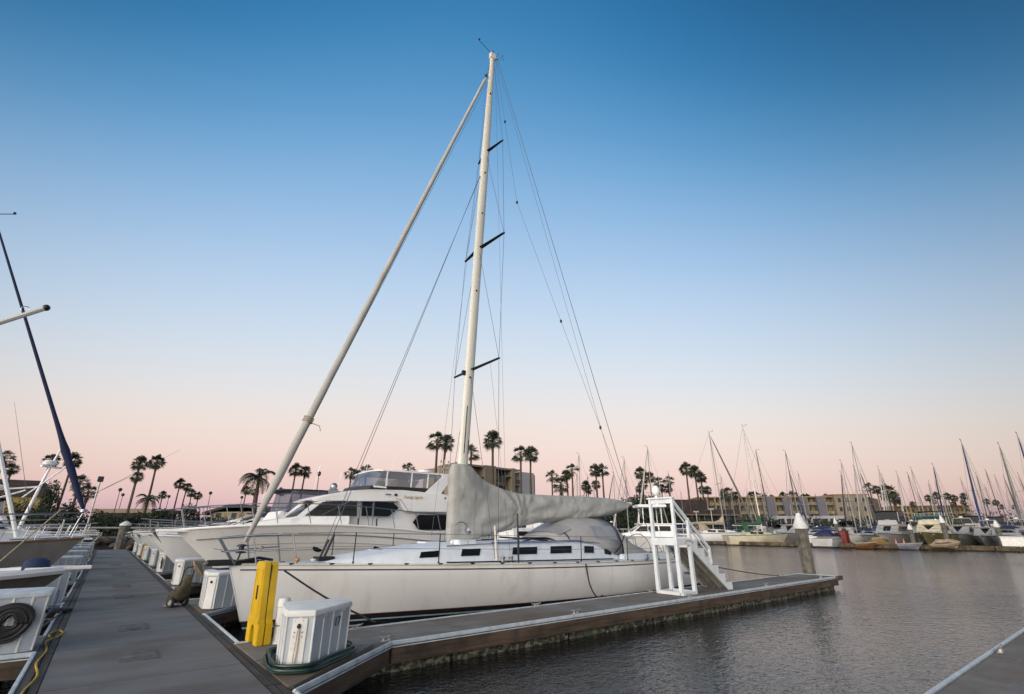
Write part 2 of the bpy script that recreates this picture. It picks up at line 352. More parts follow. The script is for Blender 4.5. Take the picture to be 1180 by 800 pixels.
# rock slope along the shore
mb = MB(); rnd = random.Random(3)
def rock(mb, c, r, rnd):
    b = bmesh.new(); bmesh.ops.create_icosphere(b, subdivisions=1, radius=r)
    for v in b.verts: v.co *= rnd.uniform(.7, 1.25); v.co.z *= .7
    mb.add([Vector(c)+v.co for v in b.verts], [[v.index for v in f.verts] for f in b.faces]); b.free()
for (ax, ay), (bx, by) in zip(coast[0:8], coast[1:9]):
    if ax < -100: ax = -60
    n = int(math.hypot(bx-ax, by-ay)/.8)
    for i in range(n):
        t = i/n; dx, dy = (bx-ax), (by-ay); l = math.hypot(dx, dy); nx, ny = dy/l, -dx/l
        for q in range(2):
            o = rnd.uniform(-.2, 1.6); rock(mb, (ax+dx*t+nx*o+rnd.uniform(-.3,.3), ay+dy*t+ny*o, LANDZ-.15-o*.75), rnd.uniform(.35,.65), rnd)
mb.build('rocky_bank', ROCK, kind='stuff', smooth=False)
# ---------------------------------------------------------------- walkway
mb = MB(); y = -4.0; rnd = random.Random(11)
while y < 59.5:
    l = 2.42; mb.box(-.2, y, -.1, 1.8, min(y+l-.012, 59.5), rnd.uniform(-.002, .002)); y += l
walk = mb.build('walkway', CONCRETE, kind='structure', bev=.006)
mb = MB(); mb.box(-.42, -4, -.42, 2.0, 59.5, -.11); mb.build('float', WALER, walk)
for nm, a, b in (('edge_timber', -.40, -.205), ('edge_timber', 1.805, 2.0)):
    mb = MB(); y = -4.0
    while y < 59.5:
        m_ = (a+b)/2; mb.box(a, y, -.28, m_-.003, y+3.6, -.006); mb.box(m_+.003, y+.02, -.24, b, y+3.6, -.012); y += 3.62
    mb.build(nm, WALERY, walk, bev=.008)
mb = MB()
for (x0, y0, x1, y1) in ((.52, 9.1, .98, 9.75), (.55, 11.75, 1.0, 12.45), (.55, 17.3, 1.0, 18.1), (.55, 20.5, 1.0, 21.3), (.55, 26.0, 1.0, 27.2), (.55, 33, 1.0, 34.2)):
    mb.box(x0, y0, -.03, x1, y1, .006); mb.box(x0+.03, y0+.03, 0, x1-.03, y1-.03, .012)
mb.build('cover_plate', mat('cover_plate', (.105,.103,.10), .9, var=.3, scale=6), walk, bev=.004)
def cleat_mb(c, ax='x', s=1.0):
    mb = MB(); c = Vector(c); d = Vector((1,0,0)) if ax == 'x' else Vector((0,1,0))
    for k in (-1, 1):
        mb.tube([c+d*k*.05*s, c+d*k*.045*s+Vector((0,0,.05*s))], [.022*s, .014*s], 8)
    mb.tube([c+d*-.15*s+Vector((0,0,.085*s)), c+d*-.11*s+Vector((0,0,.068*s)), c+Vector((0,0,.06*s)), c+d*.11*s+Vector((0,0,.068*s)), c+d*.15*s+Vector((0,0,.085*s))], [.008*s, .016*s, .02*s, .016*s, .008*s], 8)
    mb.box(c.x-.09*s if ax == 'x' else c.x-.03*s, c.y-.03*s if ax == 'x' else c.y-.09*s, c.z, c.x+.09*s if ax == 'x' else c.x+.03*s, c.y+.03*s if ax == 'x' else c.y+.09*s, c.z+.012*s)
    return mb
def finger(name_label, side, length, width, gusset, ncl, dropx=0):
    """local: root at the walkway edge, finger along +x*side, deck y 0..width"""
    t = thing('finger_dock', name_label, 'dock', 'finger docks branching off the walkway'); s = side; g = gusset
    pts = [(0,width), (length,width), (length,0)] + ([(g[0],0), (0,-g[1])] if g else [(0,0)])
    # deck slabs
    mb = MB(); n = max(3, int(length/3.4))
    for i in range(n):
        a = length*i/n; b = length*(i+1)/n-.012
        if i == 0 and g: mb.prism([(0,width-.06),(b*s,width-.06),(b*s,.07),(g[0]*s,.07),(.0,.07)], 'z', -.12, 0)
        else: mb.box(min(a*s, b*s), .07, -.12, max(a*s, b*s), width-.06, 0)
    if g: mb.prism([(0,.055),(g[0]*.86*s,.055),(.07*s,-g[1]*.86),(0,-g[1]*.86)], 'z', -.1, -.002)
    mb.build('deck', CONCF, t, bev=.006)
    path = [(length*s,width), (length*s,0)] + ([(g[0]*s,0), (0,-g[1])] if g else [(0,0)])
    def strip(off, z0, z1, th):
        mb = MB(); P = [(0,width)]+path
        for (ax, ay), (bx, by) in zip(P[:-1], P[1:]):
            a = Vector((ax, ay, (z0+z1)/2)); b = Vector((bx, by, (z0+z1)/2)); d = (b-a).normalized(); nrm_ = Vector((d.y, -d.x, 0))*(1 if s < 0 else -1)
            a2 = a-d*.0+nrm_*off; b2 = b+d*0+nrm_*off
            mb.bar(a2-d*off*.9, b2+d*off*.9, th, z1-z0, up=(0,0,1))
        return mb
    strip(.0, -.05, .012, .05).build('edging', VINYL, t, bev=.012)
    strip(-.03, -.31, -.058, .05).build('waler', WALER, t, bev=.006)
    strip(-.02, -.082, -.066, .06).build('lip', VINYL, t)
    mb = MB(); n2 = max(2, int(length/2.6))
    for i in range(n2):
        a = .35+(length-.5)*i/n2; b = a+(length-.5)/n2-.07
        mb.box(min(a*s, b*s), .12, -.8, max(a*s, b*s), width-.12, -.29)
    if g: mb.prism([(0,.1),(g[0]*.8*s,.1),(.0,-g[1]*.8)], 'z', -.8, -.29)
    mb.build('float', FLOAT, t)
    for i in range(ncl):
        x = (1.9 if g else 2.2)+(length-3.2)*i/max(1, ncl-1)
        for yy in (.10, width-.10): cleat_mb((x*s, yy, .0), 'x', .95).build('cleat', CLEATM, t)
    return t
f0 = finger('long grey finger dock beside the big white sailboat, carrying the white boarding stairs', 1, 20.45, 1.45, (1.95, 1.62), 5)
f0.location = (1.98, 8.06, 0); f0.rotation_euler = (0, 0, R(.95))
mb = MB(); mb.bar((20.15, -.06, -.06), (20.75, -.02, -.06), .1, .14); mb.bar((20.5, 1.5, -.06), (20.5, .0, -.06), .08, .1); mb.build('corner_bumper', WALER, f0)
fr = finger('short finger dock between the white sailboat and the flybridge motor yacht', 1, 13.5, 1.4, (1.3, 1.5), 3)
names = ['short finger dock between the white sailboat and the flybridge motor yacht', 'right-hand finger dock under the third dock box from the camera',
         'right-hand finger dock under the fourth dock box from the camera', 'right-hand finger dock carrying the fifth dock box', 'right-hand finger dock carrying the sixth dock box',
         'right-hand finger dock carrying the seventh dock box', 'farthest right-hand finger dock near the end of the walkway']
FY = [8.1+6.45*k for k in range(9)]; FY[4] = 32.4; FY[5] = 38.6; FY[6] = 45.4; FY[7] = 52.2
for k in range(1, 8): place(fr, (1.98, FY[k], 0), label=names[k-1])
LY = [10.6+6.45*k for k in range(8)]
fl = finger('left-hand finger dock nearest the camera, its water gap edged in white', -1, 10, 1.45, None, 3)
nth = ['nearest', 'second', 'third', 'fourth', 'fifth', 'sixth', 'seventh']
for k in range(7): place(fl, (-.4, LY[k], 0), label='left-hand finger dock edged in white, %s from the camera' % nth[k])
f00 = finger('corner of a grey dock with pale edging at the lower right of the photo', 1, 16, 2.2, None, 3)
f00.location = (1.98, -.08, 0); f00['label'] = 'grey concrete dock with pale edging crossing the lower right corner'
# white edging along the walkway where it borders open water
mb = MB()
for k in range(0, 7):
    a, b = FY[k]+1.45, FY[k+1]-1.45
    mb.box(2.0, a, -.10, 2.045, b, .008)
for k in range(0, 6):
    a, b = (LY[k-1]+1.45 if k else 2.0), LY[k]
    mb.box(-.45, a, -.10, -.402, b, .008)
mb.box(2.0, 2.2, -.1, 2.045, 6.4, .008)
mb.build('edging', VINYL, walk, bev=.01)

# ---------------------------------------------------------------- dock boxes
def dock_box(sgn=1, number=None, lab=''):
    t = thing('dock_box', lab, 'dock box', 'white dock boxes in rows along the walkway')
    P = [(.27,.15),(.15,-.31),(.10,-.72),(.40,-.88),(1.08,-.32),(1.13,.06)] if number else [(.12,.1),(.06,-.35),(.05,-.85),(.25,-1.0),(1.25,-.55),(1.3,.1)] if sgn > 0 else [(-.06,.06),(-.22,.02),(-1.25,.02),(-1.25,.75),(-.06,.75)]
    H = .62 if number else .70 if sgn > 0 else .74
    cx = sum(p[0] for p in P)/len(P); cy = sum(p[1] for p in P)/len(P)
    def sc(f, dz=0): return [(cx+(p[0]-cx)*f, cy+(p[1]-cy)*f) for p in P]
    mb = MB(); mb.prism(sc(.97), 'z', .01, H, sc(1.0)); mb.build('body', BOXP, t, bev=.008)
    mb = MB(); n = len(P); ctr = Vector((cx, cy, 0))
    for i in range(n):
        a, b = Vector((*P[i], 0)), Vector((*P[(i+1) % n], 0)); l = (b-a).length; d = (b-a).normalized(); nr = Vector((d.y, -d.x, 0))
        if nr.dot((a+b)/2-ctr) < 0: nr = -nr
        m_ = max(1, round(l/.22))
        for q in range(m_+1):
            p = a+d*(l*q/m_)
            if l < .25 and 0 < q < m_: continue
            lo = ctr+(p-ctr)*.97
            mb.bar(lo+nr*.004+Vector((0,0,.02)), p+nr*.004+Vector((0,0,H-.01)), .024, .016, up=nr)
    mb.build('rib', BOXW, t, bev=.004)
    # lid with turned-down rim and a slightly crowned top
    mb = MB(); o1, o2, o3 = sc(1.05), sc(1.055), sc(.80); zt = H+.055
    rings = [[(x, y, H-.018) for x, y in o1], [(x, y, H+.025) for x, y in o2], [(x, y, H+.05) for x, y in sc(1.02)], [(x, y, zt+.012) for x, y in o3], [(x, y, zt+.02) for x, y in sc(.4)]]
    mb.loft(rings); ld = mb.build('lid', BOXW if sgn > 0 else VINYL, t, bev=.006)
    if sgn > 0:
        a, b = Vector((*P[2], 0)), Vector((*P[3], 0)); d = (b-a).normalized(); nr = Vector((d.y, -d.x, 0)); nr = nr if nr.y < 0 else -nr
        pn = MB(); pn.bar(a*.985+nr*.012+Vector((.004,.0,.02)), a+nr*.012+Vector((0,0,H-.03)), .03, .01, up=nr)
        m_ = (a+b)/2
        pn = MB(); pn.bar(m_+nr*.007+Vector((0,.02,.02)), m_+nr*.010+Vector((0,0,H-.04)), .185, .012, up=nr); cp = pn.build('corner_panel', BOXW, t, bev=.003)
        h = MB(); hc = m_+nr*.018+Vector((-.01,0,H*.80))
        h.ball(hc, .026, 1.1, 10, 6); h.build('latch', DARKMETAL, cp)
        hg = MB()
        for f_ in (.25, .75):
            w_ = Vector((*P[3], 0)).lerp(Vector((*P[4], 0)), f_)+Vector((.006,-.012,H-.03)); hg.box(w_.x-.035, w_.y-.008, w_.z-.03, w_.x+.035, w_.y+.012, w_.z+.035)
        hg.build('hinge', CLEATM, t, bev=.003)
        if number:
            r_ = MB(); r_.tube([hc+Vector((.012,-.006,0)), hc+Vector((.016,-.004,-.2)), hc+Vector((.006,-.0,-.42)), hc+Vector((-.004,-.004,-.60)), hc+Vector((-.028,-.006,-.56)), hc+Vector((-.02,-.002,-.3)), hc+Vector((-.006,-.006,0))], .006, 6); r_.build('pull_rope', ROPET, cp)
            st = MB()
            for z, rr in ((-.07,.012),(.06,.008),(-.12,.009)):
                for dx in (-.045, .05): st.ball(hc+d*dx+Vector((0,.006,z)), rr*.7, 1, 6, 4)
            st.build('rivet', RUST, cp)
            e0, e1 = Vector((*P[3], 0)), Vector((*P[4], 0)); dd = (e1-e0).normalized(); nn = Vector((dd.y, -dd.x, 0)); q = e0.lerp(e1, .62)+nn*.012+Vector((0,0,.46))
            M = Matrix((( dd.x, 0, nn.x, q.x), (dd.y, 0, nn.y, q.y), (0, 1, 0, q.z), (0,0,0,1)))
            text_mesh(number, .155, 'number', BLACKCANVAS, t, M)
    else:
        h = MB(); h.ball((-.05,.3,.5), .03, 1, 8, 6); h.build('latch', DARKMETAL, ld)
    return t
b17 = dock_box(1, '17', 'white ribbed dock box numbered 17 with a rust-stained corner, nearest on the right')
b17.location = (1.98, 8.06, 0.003)
db = dock_box(1, None, 'x')
lb = ['white dock box beside the bow of the big sailboat, black tarp across its lid', 'white dock box with a hose looping down its side, third on the right',
      'white dock box with a coiled grey hose and yellow sawhorse behind, fourth on the right', 'fifth dock box on the right side of the walkway', 'sixth dock box on the right side of the walkway',
      'seventh dock box on the right side of the walkway', 'farthest dock box on the right, by the end of the walkway']
for k in range(1, 8): place(db, (1.98, FY[k], 0.003), label=lb[k-1])
dl = dock_box(-1, None, 'x')
ll = ['white dock box with a big black coil hung on its side, nearest on the left', 'second dock box on the left, a black pad lying in front of it', 'third dock box in the left row', 'fourth dock box in the left row',
      'fifth dock box in the left row', 'sixth dock box in the left row', 'farthest dock box in the left row']
for k in range(7): place(dl, (-.4, LY[k], 0.003), label=ll[k])

def coil(c, r, n, tr, axis, m, label, cat='hose', nm='coiled_hose', seed=1, squash=1.0, shrink=.12):
    rnd = random.Random(seed); pts = []; k = 26
    for i in range(n*k+1):
        a = 2*math.pi*i/k; rr = r*(1-shrink*(i/k)/n)+.012*math.sin(a*3+i*.01)+rnd.uniform(-.002,.002); w = ((i/k) % 2)*tr*1.6+tr*.4*math.sin(a*1.3)
        q = (rr*math.cos(a), rr*math.sin(a)*squash)
        pts.append(Vector(c)+(Vector((q[0], w, q[1])) if axis == 'y' else Vector((w, q[0], q[1])) if axis == 'x' else Vector((q[0], q[1], w))))
    mb = MB(); mb.tube(pts, tr, 6); o = mb.build(nm, m); rebase(o, c); return tag(o, label, cat)
# garden hose looped round the foot of box 17
def hose_round():
    P = [(.20,.20),(.08,-.25),(.02,-.60),(.06,-.86),(.38,-1.0),(.72,-.75),(1.14,-.42),(1.22,-.1),(1.15,.15),(.6,.24)]
    c = Vector((.63,-.3,0)); pts = []; rnd = random.Random(5)
    for lap in range(6):
        k = .94+.022*lap+rnd.uniform(-.008,.008); z = .022+.024*(lap % 4)
        for i, p in enumerate(P):
            q = c+(Vector((*p, 0))-c)*k; q.z = z+rnd.uniform(-.004,.012); pts.append(q+Vector((rnd.uniform(-.012,.012), rnd.uniform(-.012,.012), 0)))
    # smooth
    out = []
    n = len(pts)
    for i in range(n-1):
        p0, p1, p2, p3 = pts[max(0,i-1)], pts[i], pts[i+1], pts[min(n-1,i+2)]
        for s in range(4):
            t = s/4; out.append(.5*((2*p1)+(-p0+p2)*t+(2*p0-5*p1+4*p2-p3)*t*t+(-p0+3*p1-3*p2+p3)*t**3))
    mb = MB(); mb.tube([p+Vector((1.98, 8.06, 0)) for p in out], .017, 7)
    o = mb.build('garden_hose', HOSEG); rebase(o, (2.6, 7.7, 0)); tag(o, 'dark green garden hose wound several times round the foot of box 17', 'hose')
hose_round()
coil((2.10, 26.27, .36), .2, 4, .014, 'x', HOSEGR, 'grey hose coiled on the front of the fourth dock box on the right')
mb = MB(); hp = [Vector((2.12,20.55,.55)), Vector((2.04,20.5,.4)), Vector((2.03,20.4,.15)), Vector((2.08,20.15,.05)), Vector((2.3,19.95,.03)), Vector((2.7,20.2,.04)), Vector((3.0,20.6,.1))]
mb.tube(hp, .018, 6); o = mb.build('water_hose', HOSEGR); rebase(o, hp[0]); tag(o, 'dark hose drooping from the latch of the third dock box on the right', 'hose')
coil((-.80, 10.55, .42), .25, 14, .019, 'y', BLACKR, 'thick black cable coil hung on the side of the nearest left dock box', 'cable', 'coiled_cable', shrink=.72)

# ---------------------------------------------------------------- things standing on the docks
def sawhorse(lab, loc, rz=0):
    t = thing('folding_sawhorse', lab, 'sawhorse', 'yellow folding sawhorses stood on end')
    for k, (x0, x1, z1) in enumerate(((0,.115,1.17),(.13,.25,1.16))):
        mb = MB()
        # profile in y-z: two feet with an arch between them, tapering to the top
        pts = [(.0,0),(.15,0),(.155,.13)]+[(.235+.08*math.cos(a), .13+.13*math.sin(a)) for a in [math.pi*(1-i/8) for i in range(1, 8)]]+[(.315,.13),(.32,0),(.47,0),(.47,.30),(.44,.31),(.40,z1-.03),(.37,z1),(.10,z1),(.07,z1-.03),(.03,.31),(.0,.30)]
        mb.prism([(p[0], p[1]) for p in pts], 'x', x0, x1); pn = mb.build('half', YELLOW, t, bev=.008)
        if k == 0:
            mb = MB(); mb.bar((-.006,.02,.315), (-.006,.45,.315), .014, .022); mb.bar((-.006,.09,1.06), (-.006,.38,1.06), .012, .016)
            for y_ in (.10,.37): mb.bar((-.005,y_,.40), (-.005,y_,1.06), .012, .014)
            mb.bar((-.005,.09,.40), (-.005,.38,.40), .012, .014)
            mb.build('rib', YELLOW, pn, bev=.003)
            mb = MB(); mb.box(-.009,.21,.62,.0,.255,.82); mb.build('handle_slot', DARKMETAL, pn)
    mb = MB(); mb.box(.115,.06,.02,.13,.42,1.12); mb.build('hinge', BLACKR, t)
    t.location = loc; t.rotation_euler = (0, 0, rz); return t
s0 = sawhorse('yellow folding sawhorse stood on end beside the bow, nearest the camera', (2.16, 9.03, 0), R(3)); s0.scale = (.85,1.3,1); s0.rotation_euler = (0, R(-1.5), R(3)); FIRST.add(s0.name)
dup(s0, (2.1, 27.1, 0), R(-3), label='yellow sawhorse standing behind the fourth dock box on the right')
dup(s0, (2.1, 39.3, 0), R(5), label='small yellow sawhorse far down the right side of the walkway')
t = thing('power_pedestal', 'short white round pedestal behind the nearest yellow sawhorse', 'pedestal')
mb = MB(); mb.lathe((0,0,0), [(.105,0),(.105,.03),(.088,.04),(.088,.5),(.098,.51),(.098,.53)], 20); mb.build('post', BOXW, t, ang=30)
mb = MB(); mb.lathe((0,0,0), [(.098,.53),(.098,.60),(.085,.63),(.03,.645)], 20); mb.build('cap', BOXW, t, ang=30)
mb = MB(); mb.tube([(.10*math.cos(a), .10*math.sin(a), .25) for a in [i*math.pi/10 for i in range(20)]], .006, 5, closed=True); mb.build('band', DARKMETAL, t)
t.location = (2.50, 9.12, 0)
# hand cart under a brown tarp
t = thing('hand_cart', 'small dock cart under a brown tarp by the second dock box on the right', 'cart')
for y_ in (-.17, .17):
    mb = MB(); M = Matrix.Rotation(R(90), 3, 'X'); mb.lathe((0,y_,.11), [(.06,-.022),(.108,-.024),(.115,-.01),(.115,.01),(.108,.024),(.06,.022)], 18, M); w = mb.build('wheel', BLACKR, t)
    mb = MB(); mb.lathe((0,y_,.11), [(.058,-.026),(.058,.026)], 12, M); mb.build('rim', CLEATM, w)
mb = MB(); mb.tube([(0,-.2,.11),(0,.2,.11)], .012, 6)
for y_ in (-.12,.12): mb.tube([(-.16,y_,.04),(0,y_,.10),(.10,y_,.4),(.18,y_,.78),(.26,y_,.84)], .014, 6)
mb.tube([(.26,-.12,.84),(.28,0,.85),(.26,.12,.84)], .014, 6); mb.build('frame', DARKMETAL, t)
mb = MB(); mb.box(-.26,-.16,.02,-.02,.16,.035); mb.build('toe_plate', CLEATM, t, bev=.004)
rings = []; rnd = random.Random(2)
for i in range(9):
    z = .10+.07*i; cx_ = -.06+.27*(i/8); w_ = (.17, .2, .21, .19, .17, .13, .10, .075, .05)[i]; d_ = (.12, .15, .16, .15, .12, .10, .09, .07, .05)[i]
    rings.append([(cx_+d_*math.cos(a)*(1+.18*math.sin(3*a+i)), w_*math.sin(a)*(1+.15*math.cos(4*a+i*.7)), z+.02*math.sin(2*a)) for a in [2*math.pi*j/16 for j in range(16)]])
mb = MB(); mb.loft(rings); mb.build('tarp', mat('brown_tarp', (.085,.068,.04), .8, var=.4, scale=5, spots=((.25,.16,.02), 4, (1,1,1), .58, .7, .7), bump=.5, bscale=14), t, ang=60)
t.location = (1.66, 14.62, 0); t.rotation_euler = (0, 0, R(-60))
# tarp across the second box
gr = [[(1.98+.25+.9*u+.02*math.sin(v*9), FY[1]-.55+.75*v-.12*u, .735+.04*math.sin(5*u+3*v)+.05*math.sin(9*v)*u-(.14*max(0, (v-.75)*4)**2)*.3+.02) for v in [j/10 for j in range(11)]] for u in [i/12 for i in range(13)]]
mb = MB(); mb.sheet(gr); o = mb.build('folded_tarp', BLACKCANVAS, thick=.025, ang=70); rebase(o, (2.6, FY[1]-.2, .74)); tag(o, 'crumpled black tarp lying on the second dock box lid', 'tarp')
# black pad by the second left box
mb = MB(); rings = [[(.24*math.cos(a)*f, .14*math.sin(a)*f, z) for a in [2*math.pi*j/16 for j in range(16)]] for z, f in ((0,.9),(.03,1),(.06,.95),(.075,.7))]
mb.loft(rings); o = mb.build('foam_pad', BLACKR); o.location = (-.42, 15.2, .01); tag(o, 'small oval black pad on the left edge of the walkway', 'pad')
# ropes and hoses on the left edge
def rope(pts, r, m, label, nm='rope', cat='rope', sub=4):
    pts = [Vector(p) for p in pts]; out = []; n = len(pts)
    for i in range(n-1):
        p0, p1, p2, p3 = pts[max(0,i-1)], pts[i], pts[i+1], pts[min(n-1,i+2)]
        for s in range(sub):
            t = s/sub; out.append(.5*((2*p1)+(-p0+p2)*t+(2*p0-5*p1+4*p2-p3)*t*t+(-p0+3*p1-3*p2+p3)*t**3))
    out.append(pts[-1]); mb = MB(); mb.tube(out, r, 6); o = mb.build(nm, m); rebase(o, pts[0]); return tag(o, label, cat)
zz = .012
rope([(-.27,7.4,zz),(-.33,8.1,zz),(-.27,8.9,zz),(-.34,9.7,zz),(-.30,10.6,zz),(-.36,11.3,zz+.01),(-.24,11.8,zz),(-.20,12.2,zz),(-.28,12.5,zz),(-.37,12.1,zz),(-.33,11.7,zz+.02)], .013, ROPEY, 'yellow rope snaking along the left edge of the walkway')
rope([(-.40,16.2,.05),(-.37,15.0,.03),(-.42,13.8,.06),(-.55,12.6,.05),(-.7,11.6,.05),(-1.2,10.8,.03),(-1.6,10.7,.03)], .017, BLACKR, 'black power cord sagging past the nearest left dock box', 'extension_lead', 'cord')
rope([(-.55,16.3,.35),(-.52,15.2,.15),(-.58,13.6,.06),(-.66,12.3,.04),(-.8,11.9,.03)], .012, ROPEBL, 'blue rope hanging down beside the second left dock box')
rope([(-.34,24.6,.5),(-.30,24.0,.2),(-.28,23.2,.03),(-.33,22.0,.02),(-.40,21,.02)], .013, BLACKR, 'black cord dropping from the third left dock box', 'extension_lead', 'cord')
rope([(-.32,31.2,1.2),(-.28,31.0,.6),(-.27,30.4,.03),(-.33,29.6,.02)], .012, ROPET, 'tan dock line hanging by the fourth left dock box')

# ---------------------------------------------------------------- boarding stairs
def stairs():
    t = thing('boarding_stairs', 'white painted boarding stairs with a railed platform, on the long finger dock', 'stairs')
    X0, X1, Y0, Y1 = 12.55, 13.22, 8.60, 9.38; PZ = 1.42
    mb = MB(); mb.bar((X0,Y0,.04),(X1,Y0,.04),.09,.08); mb.bar((X0,Y1,.04),(X1,Y1,.04),.09,.08); mb.bar((X0+.001,Y0+.05,.042),(X0+.001,Y1-.05,.042),.09,.08); mb.bar((X1,Y0+.05,.04),(X1,Y1-.05,.04),.09,.08); mb.build('base_frame', STAIRW, t, bev=.006)
    for (x, y_) in ((X0+.02,Y0+.02),(X0+.02,Y1-.02),(X1-.03,Y0+.02),(X1-.03,Y1-.02)):
        mb = MB(); mb.bar((x,y_,.06),(x,y_,PZ-.16),.10,.10, up=(1,0,0)); mb.build('leg', STAIRW, t, bev=.006)
    mb = MB(); mb.box(X0-.04,Y0-.04,PZ-.17,X1+.04,Y0-.001,PZ+.02); mb.box(X0-.04,Y1+.001,PZ-.17,X1+.04,Y1+.04,PZ+.02); mb.box(X0-.045,Y0,PZ-.17,X0-.002,Y1,PZ+.02); mb.box(X1+.0,Y0,PZ-.17,X1+.04,Y1,PZ+.018)
    mb.build('rim', STAIRW, t, bev=.006)
    mb = MB(); mb.box(X0,Y0+.001,PZ-.06,X1-.002,Y1-.001,PZ); mb.build('platform', STAIRW, t, bev=.004)
    for (x, y_, z1) in ((X0+.02,Y0+.02,2.50),(X0+.02,Y1-.02,2.50),(X1-.02,Y0+.0,1.98)):
        mb = MB(); mb.bar((x,y_,PZ-.01),(x,y_,z1),.085,.085, up=(1,0,0)); mb.build('post', STAIRW, t, bev=.006)
    mb = MB(); mb.box(X0-.05,Y0-.06,2.50,X0+.10,Y1+.06,2.545); mb.build('top_rail', STAIRW, t, bev=.008)
    mb = MB(); mb.bar((X0+.02,Y0+.05,2.43),(X0+.02,Y1-.05,2.43),.03,.12); mb.build('rail_board', STAIRW, t, bev=.004)
    # flight: both stringers with a saw-tooth upper edge
    n = 6; XE = 15.12; run = (XE-X1-.02)/n; rise = PZ/n
    def stringer(y0, y1):
        pts = []; x, z = X1+.04, PZ
        pts.append((x, z-.30))
        pts.append((x, z-.02))
        for i in range(n):
            pts.append((x+run*(i+1)-.035, z-rise*i-.03)); pts.append((x+run*(i+1)-.035, z-rise*(i+1)-.02))
        pts[-1] = (XE+.0, .12); pts.append((XE+.0, .0)); pts.append((XE-.26, .0))
        mb = MB(); mb.prism(pts, 'y', y0, y1); mb.build('stringer', STAIRW, t, bev=.004)
    stringer(Y0-.02, Y0+.03); stringer(Y1-.03, Y1+.02)
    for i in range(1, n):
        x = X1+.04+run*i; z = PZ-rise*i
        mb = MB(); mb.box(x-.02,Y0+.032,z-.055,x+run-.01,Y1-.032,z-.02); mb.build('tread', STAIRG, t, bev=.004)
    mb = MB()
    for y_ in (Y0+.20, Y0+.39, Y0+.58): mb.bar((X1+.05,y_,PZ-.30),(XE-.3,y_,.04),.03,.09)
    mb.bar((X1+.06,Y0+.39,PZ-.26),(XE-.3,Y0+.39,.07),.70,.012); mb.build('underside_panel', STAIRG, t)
    for y_ in (Y0-.0,):
        a = Vector((X0+.05,y_,2.42)); b = Vector((14.18,y_,1.12))
        mb = MB(); mb.bar(a,b,.06,.085); mb.build('handrail', STAIRW, t, bev=.008)
        mb = MB(); mb.bar((X0+.06,y_,2.22),(14.10,y_,1.00),.022,.05); mb.build('mid_rail', STAIRW, t, bev=.004)
        mb = MB(); mb.bar((14.14,y_,1.16),(14.16,y_,.72),.07,.07, up=(1,0,0)); mb.build('newel', STAIRW, t, bev=.006)
    mb = MB(); mb.tube([(X1-.35,Y0-.05,PZ-.12),(X1-.30,Y0-.055,PZ-.05),(X1-.1,Y0-.055,PZ-.04),(X1+.06,Y0-.05,PZ-.11)], .012, 6); mb.build('grab_loop', ROPET, t)
    rebase(t, (12.88, 8.98, 0))
stairs()

# ---------------------------------------------------------------- piles
def pile(lab, loc, r, h, cap=.42):
    t = thing('mooring_pile', lab, 'pile', 'concrete mooring piles')
    mb = MB(); mb.lathe((0,0,0), [(r*1.03,-2.0),(r*1.03,h*.3),(r,h-cap+.04)], 8 if r > .2 else 10); mb.build('shaft', PILEM, t, ang=30)
    mb = MB(); mb.lathe((0,0,0), [(r*1.12,h-cap),(r*1.12,h-cap+.12),(r*1.02,h-cap+.16),(r*.3,h-.02),(.02,h)], 16); mb.build('cap', PILECAP, t, ang=30)
    t.location = loc; return t
PILE0 = pile('thick weathered pile with a white cone cap at the end of the long finger dock', (22.74, 9.52, WATER), .245, 2.78, .62)
PILE1 = pile('pale pile with a small cap at the far end of the walkway', (1.35, 60.6, WATER), .42, 2.9, .4)

rope([(15.9,10.7,.66),(18.0,10.4,.34),(19.4,10.0,.13),(20.3,9.6,.04)], .016, ROPEB, 'dark stern line sagging from the big sailboat to the far end of the finger dock', 'mooring_line')
rope([(2.95,11.05,.90),(3.55,10.3,.46),(4.3,9.58,.05)], .018, ROPEB, 'taut black bow line running down from the bow of the big sailboat', 'mooring_line')
rope([(10.35,9.98,.80),(10.36,9.88,.3),(10.42,9.72,.03),(10.52,9.62,.05),(10.6,9.66,.03)], .02, ROPEB, 'dark line hanging straight down the middle of the big sailboat hull to the dock', 'mooring_line')
# ---------------------------------------------------------------- hull lofting shared by all boats
def hull_fn(x0, x1, zs, zb, half, sec, yc=0.0):
    def P(t, z, side):
        zz_ = zs(t); u = max(0.0, min(1.0, (z-zb)/(zz_-zb))); x = x0(z)+(x1(z)-x0(z))*t
        return (x, yc+side*half(t)*sec(t, u), z)
    return P
def hull_mb(P, zs, zlo, zhi, nt=28, nz=8, bow_pow=1.5, tlo=0.0):
    mb = MB(); ts = [tlo+(1-tlo)*(i/nt)**bow_pow for i in range(nt+1)]
    grids = []
    for side in (-1, 1):
        g = []
        for t in ts:
            top = zs(t) if zhi is None else min(zhi, zs(t)); g.append([P(t, zlo+(top-zlo)*j/nz, side) for j in range(nz+1)])
        mb.sheet(g); grids.append(g)
    a, b = grids[0][-1], grids[1][-1]
    mb.sheet([a, [((p[0]+q[0])/2, (p[1]+q[1])/2, (p[2]+q[2])/2) for p, q in zip(a, b)], b])
    return mb
def weld(o, d=.0005):
    bm = bmesh.new(); bm.from_mesh(o.data); bmesh.ops.remove_doubles(bm, verts=bm.verts, dist=d); bmesh.ops.recalc_face_normals(bm, faces=bm.faces); bm.to_mesh(o.data); bm.free()
    o.data.shade_smooth(); o.data.set_sharp_from_angle(angle=R(38)); return o
